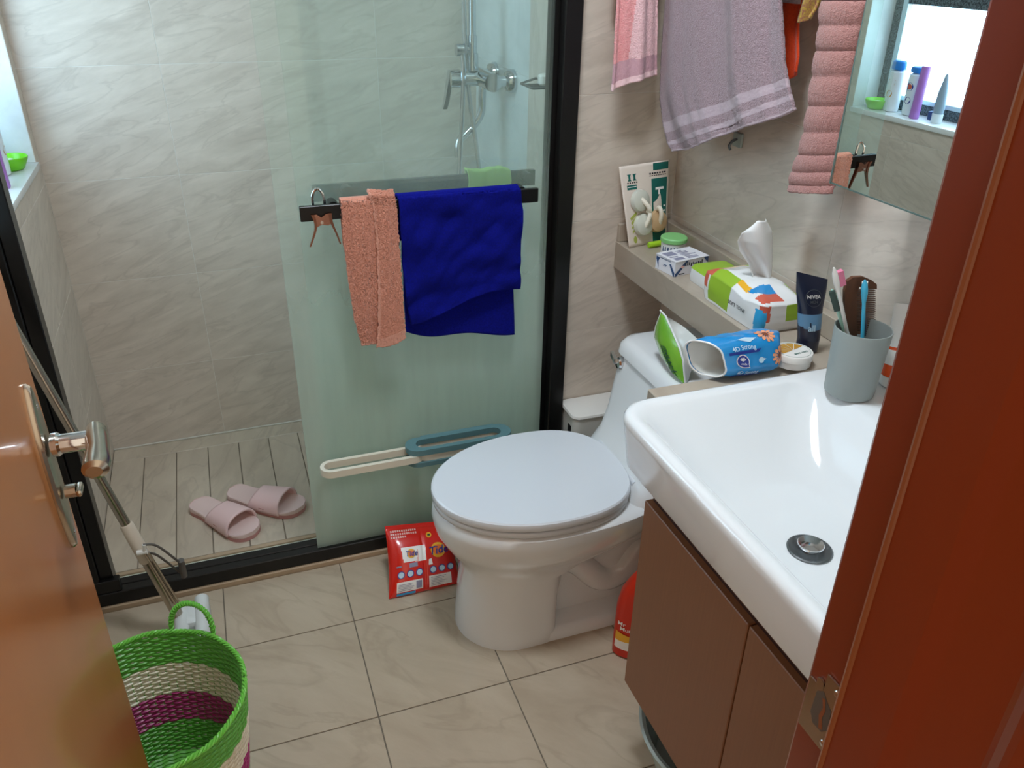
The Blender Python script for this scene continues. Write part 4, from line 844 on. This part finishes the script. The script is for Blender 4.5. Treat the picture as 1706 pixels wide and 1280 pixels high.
# --- navy squeeze tube
nt_ = thing('cleanser_tube', (.99, 1.10, HZ), 'navy blue face-wash tube standing on its cap beside the tissue packet', 'tube')
nc = V((.997, 1.112, 0)); na = radians(-14); nd = V((cos(na), sin(na), 0)); nn_ = V((-sin(na), cos(na), 0))
def ntf(u, v):
    a = 2*pi*u; hw = pl([(.021,), (.0225,), (.024,), (.0285,), (.031,)], v)[0]; hd2 = pl([(.017,), (.0165,), (.0125,), (.007,), (.0012,)], v)[0]
    z = .026+.122*v; sk = -.012*v
    if v > .8: z += (-.008)*cos(a)*((v-.8)/.2)
    return nc+nd*(hw*cos(a)+sk*1.2)+nn_*(hd2*sin(a)+.006*v)+V((0, 0, HZ+z))
grid('tube_body', ntf, 48, 40, ['navy_tube', 'steel_blue'], nt_, 0, wrap=True, matfn=lambda u, v: 1 if (.17 < v < .42 and not (u > .5+.2 and v < .3 and u < .72)) and (.5 < u < 1.0) and (v-.17) > (.8-u)*.25 else 0)
b = MB(); b.rings([[nc+nd*(hw*cos(a))+nn_*(hd2*sin(a))+V((0, 0, HZ+z)) for a in [2*pi*i/28 for i in range(28)]] for z, hw, hd2 in ((.0003, .019, .015), (.002, .021, .017), (.0255, .021, .017))]); b.build('tube_cap', 'navy_tube', nt_)
nf = lambda x, y: (lambda p: p)(ntf(.75+.0, 0)) if False else nc-nn_*(.0105-.006*((y-.06)/.12))+nd*(x-.012*1.2*((y-.026)/.122))+V((0, 0, HZ+y))
def nfm(cx2, cy2):
    def f(x, y):
        y2 = cy2+y; v = (y2-.026)/.122; hw = pl([(.021,), (.0225,), (.024,), (.0285,), (.031,)], min(1, max(0, v)))[0]; c = max(-1, min(1, (cx2+x)/hw)); a = -math.acos(c); p = ntf(a/(2*pi), v); n = -nn_; return p+n*.0009
    return f
b = MB(); ringp = [nfm(.002, .108)(.0155*cos(t), .0155*sin(t)) for t in [2*pi*i/40 for i in range(40)]]; b.tube(ringp, .00035, 5, loop=True); b.build('badge_ring', 'grey_metal', nt_)
lettering('NIVEA', .0092, 'white_print', nt_, nfm(.002, .110)); lettering('MEN', .007, 'grey_metal', nt_, nfm(.002, .101)); lettering('all', .017, 'pale_blue', nt_, nfm(-.002, .052))
# --- round tin
tn = thing('balm_tin', (.937, 1.074, HZ), 'round white balm tin with orange-slice lid beside the blue pack', 'tin')
tcn = V((.938, 1.077, HZ+.0004)); b = MB(); b.lathe([(.032, 0), (.0335, .001), (.0335, .012), (.033, .0125)], tcn, 36); b.build('tin_body', 'white_plastic', tn)
b = MB(); b.lathe([(.0345, .0127), (.0352, .0135), (.0352, .0235), (.0342, .025), (.031, .0255), (.0001, .0255)], tcn, 36); b.build('tin_lid', 'white_plastic', tn)
tz = lambda e: (lambda x, y: tcn+V((x, y, .0255+e)))
b = MB(); b.tube([tz(.0003)(.030*cos(t), .030*sin(t)) for t in [2*pi*i/40 for i in range(40)]], .0005, 5, loop=True); b.build('lid_line', 'grey_plastic', tn)
for i in range(5):
    a = .35+i*.62; marks('orange_segment', [[(.0015*cos(a+.28), .0015*sin(a+.28))]+[(.0275*cos(a+.56*k/6), .0275*sin(a+.56*k/6)) for k in range(7)]], 'gold_print', tn, tz(.0004))
lettering('aloe vera', .0085, 'teal_card', tn, flat(tcn+V((.006, -.013, .0255)), (1, .12, 0), (-.12, 1, 0)))
# ================================================================== CUP, BRUSHES, COMB
UZ = .8208
cu = V((.957, .947, UZ)); cup = thing('tumbler', cu, 'matte grey tumbler standing on the basin rim holding brushes', 'cup')
b = MB(); b.lathe([(.0001, 0), (.037, 0), (.0395, .002), (.0405, .006), (.0455, .118), (.0452, .1195), (.0438, .1195), (.0432, .118), (.0385, .008), (.0001, .006)], cu, 48); b.build('cup_shell', 'cup_grey', cup)
def brush(name, p0, p1, m1, m2, label, hl=.026, headm=None, hd3=V((0, -1, 0)), thick=.0038):
    t = thing(name, p0, label, 'toothbrush', 'toothbrushes in the grey tumbler'); p0, p1 = V(p0), V(p1); d = (p1-p0)
    b = MB(); rr = []; P = []
    for k in range(25):
        s = k/24; P.append(p0+d*s); rr.append(thick*(1.25 if s < .45 else (.8 if s < .8 else (1.45*sqrt(max(.05, 1-((s-.9)/.1)**2)) if s > .8 else 1))))
    b.tube(P, rr, 12); b.build('brush_handle', m1, t)
    c = p0+d*.9; dn = d.normalized(); n = hd3-dn*hd3.dot(dn); n.normalize(); w_ = dn.cross(n)
    b = MB(); b.rings([[c+n*z+dn*(sx*hl/2)+w_*(sy*.0045) for sx, sy in ((-1, -1), (1, -1), (1, 1), (-1, 1))] for z in (.003, .0125)]); b.build('bristles', m2, t)
    return t
brush('toothbrush', cu+V((.006, -.018, .012)), ony(1441, 466, .955), 'blue_brush', 'bristle_white' if False else 'white_plastic', 'light blue toothbrush in the grey tumbler, in front of the comb', hd3=V((.7, .7, -.2)))
t = bpy.data.objects['toothbrush']; q = cu+V((.006, -.018, .012)); e_ = ony(1441, 466, .955); b = MB(); b.tube([q.lerp(e_, .5)+V((.004, -.0005, 0)), q.lerp(e_, .6)+V((.0035, -.0005, 0)), q.lerp(e_, .72)+V((.002, 0, 0))], [.002, .003, .002], 8); b.build('grip_inlay', 'navy_tube', t)
brush('toothbrush', cu+V((.022, .008, .012)), ony(1389, 446, .975), 'white_plastic', 'pink', 'white toothbrush with pink bristles in the grey tumbler', hd3=V((1, -.2, 0)))
brush('toothbrush', cu+V((.015, -.006, .012)), ony(1386, 482, .990), 'mint', 'dark_brush', 'mint toothbrush with dark bristles in the grey tumbler', hd3=V((-.75, -.65, .3)), hl=.034)
cm = thing('comb', cu+V((.02, .012, .012)), 'brown wooden comb standing in the grey tumbler', 'comb')
yc = .972; cpx = lambda x, y: ony(x, y, yc)
def chain(pts): return [cpx(*q) for q in pts]
b = MB(); out_ = [(1410, 560), (1408, 510), (1408, 485), (1412, 469), (1422, 462), (1438, 461), (1452, 467), (1461, 474), (1461, 482), (1444, 482), (1432, 478), (1428, 490), (1428, 560)]
b.prism(chain(out_), (0, .006, 0)); b.build('spine', 'comb_wood', cm, smooth=False)
for k in range(22):
    y0 = 483+k*3.4; b = MB(); b.prism(chain([(1427, y0), (1459-.03*k*k*.1, y0+1.2), (1459, y0+2.2), (1427, y0+2.5)]), (0, .005, 0)); b.build('tooth', 'comb_wood', cm, smooth=False)
tb2 = thing('lotion_tube', (1.035, .955, UZ), 'white lotion tube with orange base behind the grey tumbler by the door frame', 'tube')
lc = V((1.047, .945, UZ)); 
def ltf(u, v):
    a = 2*pi*u; hw = lerp(.024, .03, v); hd4 = lerp(.019, .002, v); return lc+V((hw*cos(a)*.8+.0*v, hw*cos(a)*-.5, 0))+V((hd4*sin(a)*.5, hd4*sin(a)*.8, .02+.13*v))
grid('tube_body', ltf, 36, 24, ['white_plastic', 'orange_print'], tb2, 0, wrap=True, matfn=lambda u, v: 1 if v < .18 or .36 < v < .41 else 0)
b = MB(); b.lathe([(.019, .0003), (.021, .002), (.021, .019), (.018, .0198)], lc, 24); b.build('tube_cap', 'white_plastic', tb2)
# ================================================================== BLUE AND GREEN PACKS
bpk = thing('tissue_pack', (.82, 1.09, .808), 'opened blue plastic tissue pack with orange flowers lying by the basin', 'tissues')
BA, BB, BR = .060, .072, .022          # section of the pack: thickness, height, corner radius
BPER = 2*(BA-2*BR)+2*(BB-2*BR)+2*pi*BR
def bsec(s):    # arc length from the middle of the front face, upwards -> (depth, height)
    s = s % BPER; h1 = (BB-2*BR)/2; q = pi*BR/2; w1 = BA-2*BR
    if s <= h1: return (0, s)
    s -= h1
    if s <= q: a = s/BR; return (BR-BR*cos(a), h1+BR*sin(a))
    s -= q
    if s <= w1: return (BR+s, BB/2)
    s -= w1
    if s <= q: a = s/BR; return (BA-BR+BR*sin(a), h1+BR*cos(a))
    s -= q
    if s <= 2*h1: return (BA, h1-s)
    s -= 2*h1
    if s <= q: a = s/BR; return (BA-BR+BR*cos(a), -h1-BR*sin(a))
    s -= q
    if s <= w1: return (BA-BR-s, -BB/2)
    s -= w1
    if s <= q: a = s/BR; return (BR-BR*sin(a), -h1-BR*cos(a))
    s -= q; return (0, -h1+s)
BT = radians(15)
def bpf(u, v):   # u: arc length in metres, v: 0 left (torn) .. 1 right (sealed)
    d, h = bsec(u); k = 1-.12*abs(2*v-1)**3; h *= k; d = BA/2+(d-BA/2)*(k if v < .85 else k-.5*((v-.85)/.15)**2)
    x = lerp(.736+.048*(1-d/BA)+.010*(-h/.04), .908, v)
    y = 1.049 + d*cos(BT) + (h+BB/2)*sin(BT); z = .8083 + BB/2*cos(BT) + .006 + h*cos(BT) - (d-.012)*sin(BT)*.5
    c = nz(v*7, d*40, h*40+5)*.0016
    return V((x, y+c, max(.8083, z+c)))
grid('wrapper', lambda u, v: bpf(u*BPER, v), 110, 60, ['blue_film'], bpk, 0, wrap=True)
grid('liner', lambda u, v: bpf(u*BPER, .0).lerp(V((.83, 1.085, .844)), .04+.35*v if v < .99 else 1)+V((.02*v, 0, 0)), 80, 14, 'film_clear', bpk, 0, wrap=True)
b = MB(); b.tube([bpf(i/80*BPER, .002) for i in range(80)], .0018, 6, loop=True); b.build('torn_edge', 'film_white', bpk)
b = MB(); b.rings([[bpf(i/60*BPER, 1) for i in range(60)], [bpf(i/60*BPER, 1).lerp(bpf(0, 1).lerp(bpf(BPER/2, 1), .5), .7)+V((.003, 0, 0)) for i in range(60)]]); b.build('sealed_end', 'blue_film', bpk)
def bfm(s0, v0, rot=0, e=.0012):
    def f(x, y):
        X, Y = x*cos(rot)-y*sin(rot), x*sin(rot)+y*cos(rot); u, v = s0+Y, v0+X/.126
        p = bpf(u, v); n = (bpf(u, v+.004)-p).cross(bpf(u+.001, v)-p).normalized(); return p+n*e
    return f
def flower(u0, v0, s, n=9):
    for k in range(n):
        a = 2*pi*k/n; marks('petal', [[(s*.25*cos(a), s*.25*sin(a)), (s*.7*cos(a-.28), s*.7*sin(a-.28)), (s*cos(a-.12), s*sin(a-.12)), (s*cos(a+.12), s*sin(a+.12)), (s*.7*cos(a+.28), s*.7*sin(a+.28))]], 'flower', bpk, bfm(u0, v0))
    marks('flower_core', [disc((0, 0), s*.3, 14)], 'flower_core', bpk, bfm(u0, v0, 0, .0014))
flower(-.004, .89, .0175, 11); flower(.040, .74, .0165, 11)
marks('badge', [disc((0, 0), .0125, 24, -.5, 4.9)+[(.0125, -.0125)]], 'white_print', bpk, bfm(-.004, .26)); marks('badge_core', [disc((0, 0), .0108, 24, -.5, 4.9)+[(.0108, -.0108)]], 'navy_print', bpk, bfm(-.004, .26, 0, .0018))
for k in range(5): a = .5+k*.53; marks('badge_petal', [[(0, -.001), (.0055*cos(a-.2), .0055*sin(a-.2)), (.0066*cos(a), .0066*sin(a)), (.0055*cos(a+.2), .0055*sin(a+.2))]], 'white_print', bpk, bfm(-.003, .26, 0, .0023))
lettering('vinda', .0055, 'white_print', bpk, bfm(-.0085, .265, 0, .0023))
for s0, v0 in ((.020, .26), (-.027, .28)):
    lettering('4D Strong', .0105, 'pale_blue', bpk, bfm(s0, v0+.06, 0, .0015)); marks('ribbon', [[(-.03, -.0025), (.026, -.0025), (.032, .0025), (-.03, .0025)]], 'navy_print', bpk, bfm(s0-.0075, v0+.06, 0, .0015))
marks('drop_mark', [disc((0, 0), .0055, 14, .5, 5.8)+[(.011, 0)]], 'pale_blue', bpk, bfm(-.006, .56)); marks('white_leaf', [[(-.02, .004), (-.004, .008), (.014, .004), (-.002, -.002)]], 'pale_blue', bpk, bfm(.030, .46))
gpk = thing('snack_pack', (.905, 1.40, .645), 'shiny green plastic pack leaning against the shelf on the toilet tank', 'package')
Lp = [(1101, 521), (1092, 545), (1090, 562), (1100, 590), (1118, 620), (1138, 638)]; Rp = [(1109, 527), (1122, 556), (1132, 580), (1138, 600), (1140, 622), (1142, 640)]
def gpf(u, v): q = lerp2(pl(Lp, v), pl(Rp, v), u); p = onx(q[0], q[1], .893-.004*sin(pi*v)); p.x -= .012*sin(pi*u)*sin(pi*v)**.5; p.z = max(p.z, .6425); return p
grid('front_panel', gpf, 30, 40, 'green_film', gpk, .0008)
def gpb(u, v):
    a = pl(Rp, v); q = lerp2(a, pl([(1112, 528), (1140, 545), (1168, 570), (1160, 598), (1150, 622), (1146, 640)], v), u); p = onx(q[0], q[1], .893+.028*u*(1-.4*v)); p.z = max(p.z, .6425); return p
grid('clear_side', gpb, 20, 30, 'film_clear', gpk, .0008)
b = MB(); b.tube([gpf(0, .0)+V((0, .004, .004))]+[gpf(1, t/20) for t in range(21)], .0022, 6); b.tube([gpf(0, t/20) for t in range(21)], .0014, 6); b.build('seam', 'film_white', gpk)
def gfm(u0, v0, rot, e=.001):
    def f(x, y):
        X = x*cos(rot)-y*sin(rot); Y = x*sin(rot)+y*cos(rot); p = gpf(min(1, max(0, u0+X/.06)), min(1, max(0, v0-Y/.17))); return p+V((-e, -.0003, 0))
    return f
for ch, v0 in (('绿', .52), ('茶', .66), ('叶', .80)):
    wd = (gpf(1, v0)-gpf(0, v0)).length
    lettering(ch, .027, 'dark_green', gpk, lambda x, y: gpf(min(.98, max(.02, .5+x/wd)), v0-y/.16)+V((-.0014, -.0004, .0002)))
# ================================================================== TOWELS ON THE RIGHT
tr1 = thing('towel_rail', (1.02, 1.42, 1.60), 'chrome towel rail on the right wall carrying hung towels', 'rail')
b = MB(); b.tube([(1.0, 1.085, 1.615), (1.0, 1.775, 1.615)], .008, 14); b.build('rail_bar', 'chrome', tr1)
for y in (1.10, 1.76):
    b = MB(); b.tube([(1.0, y, 1.615), (XR-.0005, y, 1.615)], .007, 12); b.lathe([(.02, 0), (.02, .008), (.009, .012)], (XR-.0005, y, 1.615), 18, Matrix.Rotation(-pi/2, 3, 'Y')); b.build('bracket', 'chrome', tr1)
tr2 = thing('towel_rail', (.91, 1.76, 1.60), 'short chrome towel rail on the tiled wall above the bin', 'rail')
b = MB(); b.tube([(.845, 1.745, 1.6), (.975, 1.745, 1.6)], .007, 14); b.build('rail_bar', 'chrome', tr2)
for x in (.85, .97):
    b = MB(); b.tube([(x, 1.745, 1.6), (x, YT-.0005, 1.6)], .006, 12); b.build('bracket', 'chrome', tr2)
def hang(name, fpos, ztop, mats, label, cat, nu, nv, matfn, thick, rail, rdir, jit=.0012, back=.22):
    """fpos(u,t): t 0 top .. 1 hem. First tenth goes over the rail."""
    def fn(u, v):
        if v < .1:
            t = v/.1; p = fpos(u, 0); 
            if t < .5: q = rail(p); return V((q.x, q.y, ztop-back*(1-t/.5))) - rdir*.014
            a = pi*(t-.5)/.5; q = rail(p); return V((q.x, q.y, ztop+.014*sin(a))) - rdir*(.014*cos(a))
        t = (v-.1)/.9; p = fpos(u, t); k = min(1, t/.1)
        if t < .1: q = rail(p)+rdir*.014; p = V((lerp(q.x, p.x, k), lerp(q.y, p.y, k), p.z))
        p += rdir*abs(nz(u*150, t*170, 2))*jit*2 + V((nz(u*80, t*100, 5), nz(u*70, t*90, 8), 0))*jit*.7; return p
    o = grid(name, fn, nu, nv, mats, None, thick, matfn=lambda u, v: matfn(u, max(0, (v-.1)/.9))); return setp(o, label, cat)
# mauve towel
mL = [(1105, 0), (1100, 90), (1098, 165), (1104, 205), (1113, 238), (1122, 252)]; mR = [(1301, 0), (1303, 40), (1305, 90), (1310, 130), (1316, 158), (1322, 182)]
def mpos(u, t):
    x0 = .975
    if t < .5:
        k = t/.5; p0 = onx(*lerp2(mL[0], mR[0], u), x0); z = lerp(1.615, p0.z, k); p = V((x0, p0.y, z))
    else:
        s = (t-.5)/.5; bend = 7*sin(pi*u)*s; q = lerp2(pl(mL, s), pl(mR, s), u); p = onx(q[0], q[1]+bend+(3*sin(u*9) if s > .9 else 0), x0)
    f = (.017*sin(u*15+.6*sin(t*3)+2*nz(u*3, t*1.5, 4))*(.5+.5*(1-t))+.007*nz(u*14, t*1.2, 1))*(1-.3*t)
    p.x += f - .01*(1-abs(2*u-1)**4); return p
def mmat(u, t):
    s = (t-.5)/.5
    return 1 if (.60 < s < .70 or .795 < s < .86 or s > .965) else 0
mv = hang('bath_towel', mpos, 1.615, ['mauve_terry', 'mauve_band'], 'large mauve bath towel with woven bands hung on the right wall', 'towel', 110, 150, mmat, .007, lambda p: V((1.0, p.y, 0)), V((-1, 0, 0)))
# rose ribbed towel
rL = [(1376, 0), (1371, 60), (1362, 120), (1352, 190), (1340, 250), (1324, 290), (1321, 318)]; rR = [(1450, 0), (1437, 60), (1426, 120), (1414, 190), (1403, 250), (1397, 290), (1393, 322)]
def rpos(u, t):
    x0 = 1.015
    if t < .45: k = t/.45; p0 = onx(*lerp2(rL[0], rR[0], u), x0); p = V((x0, p0.y, lerp(1.615, p0.z, k))); rib = abs(sin(k*pi*9))
    else: s = (t-.45)/.55; q = lerp2(pl(rL, s), pl(rR, s), u); p = onx(q[0], q[1], x0); rib = abs(sin(s*pi*8.6))
    p.x += -.018*sin(pi*min(1, max(0, u)))**.6 - .007*rib**.5; return p
hang('bath_towel', rpos, 1.615, ['rose_terry'], 'rose pink towel with horizontal ribs hung beside the mirror cabinet', 'towel', 40, 200, lambda u, t: 0, .007, lambda p: V((1.0, p.y, 0)), V((-1, 0, 0)))
ZT = 1.5
# orange mitt, printed cloth, red cloth
def simple(name, L, R, x0, m, label, cat, wob=.006, thick=.005, nu=30, nv=80):
    def f(u, t):
        if t < .45: p0 = onx(*lerp2(L[0], R[0], u), x0); p = V((x0, p0.y, lerp(ZT, p0.z, t/.45)))
        else: s = (t-.45)/.55; q = lerp2(pl(L, s), pl(R, s), u); p = onx(q[0], q[1], x0)
        p.x += wob*sin(u*6+t*4); return p
    o = grid(name, f, nu, nv, [m], None, thick); setp(o, label, cat)
    c = onx(*lerp2(L[0], R[0], .5), x0); b = MB(); b.tube([(x0+wob, c.y, ZT-.002), (XR-.0006, c.y, ZT+.004)], .004, 8); b.build('hanging_peg', 'chrome', o)
    return o
simple('wash_mitt', [(1292, 0), (1294, 50), (1298, 90), (1300, 120), (1306, 140)], [(1331, 0), (1326, 40), (1327, 70), (1330, 95), (1328, 120)], 1.035, 'orange_cloth', 'bright orange cloth hung between the mauve towel and the rose towel', 'cloth')
simple('print_cloth', [(1334, 0), (1334, 38)], [(1362, 0), (1350, 30)], 1.03, 'print_cloth', 'small colourful printed cloth hung behind the orange cloth', 'cloth')
simple('red_cloth', [(1406, 120), (1394, 208)], [(1425, 120), (1402, 205)], 1.05, 'red_cloth', 'dark red cloth peeking out behind the rose ribbed towel', 'cloth')
# pink towel on the short rail
kL = [(1031, 0), (1027, 60), (1025, 110), (1021, 153)]; kR = [(1099, 0), (1099, 50), (1098, 90), (1098, 126)]
def kpos(u, t):
    y0 = 1.722
    if t < .5: p0 = ony(*lerp2(kL[0], kR[0], u), y0); p = V((p0.x, y0, lerp(1.6, p0.z, t/.5)))
    else: s = (t-.5)/.5; q = lerp2(pl(kL, s), pl(kR, s), u); p = ony(q[0], q[1]-5*sin(pi*u)*s, y0)
    p.y += .009*sin(u*8+.5)+.003*sin(u*21); return p
hang('hand_towel', kpos, 1.6, ['pink_terry', 'pink_pale', 'pink_hem', 'pink_stripe'], 'pale pink hand towel with hemmed edge hung above the bin', 'towel', 60, 120, lambda u, t: (2 if t > .95 else (3 if t > .82+.02*u else (0 if u < .62-.4*t else 1))), .006, lambda p: V((p.x, 1.745, 0)), V((0, -1, 0)))
def rc(u, t):
    x = .962+.012*u; return V((x, 1.765+.003*sin(u*5), lerp(1.6, 1.318, t)))
hang('red_cloth', rc, 1.6, ['red_cloth'], 'narrow red cloth hung behind the pale pink hand towel', 'cloth', 8, 60, lambda u, t: 0, .004, lambda p: V((p.x, 1.766, 0)), V((0, -1, 0)), .0003, back=.1)
# tiny wall hook under the mauve towel
hk = thing('wall_hook', (1.085, 1.551, 1.10), 'small grey adhesive hook on the wall below the mauve towel', 'hook')
b = MB(); b.box((1.083, 1.535, 1.095), (XR-.0004, 1.567, 1.125), .002); b.build('hook_base', 'grey_plastic', hk)
b = MB(); b.tube(sm([(1.083, 1.551, 1.112), (1.072, 1.551, 1.108), (1.066, 1.551, 1.098), (1.07, 1.551, 1.09)], 5), .003, 8); b.build('hook_arm', 'grey_metal', hk)
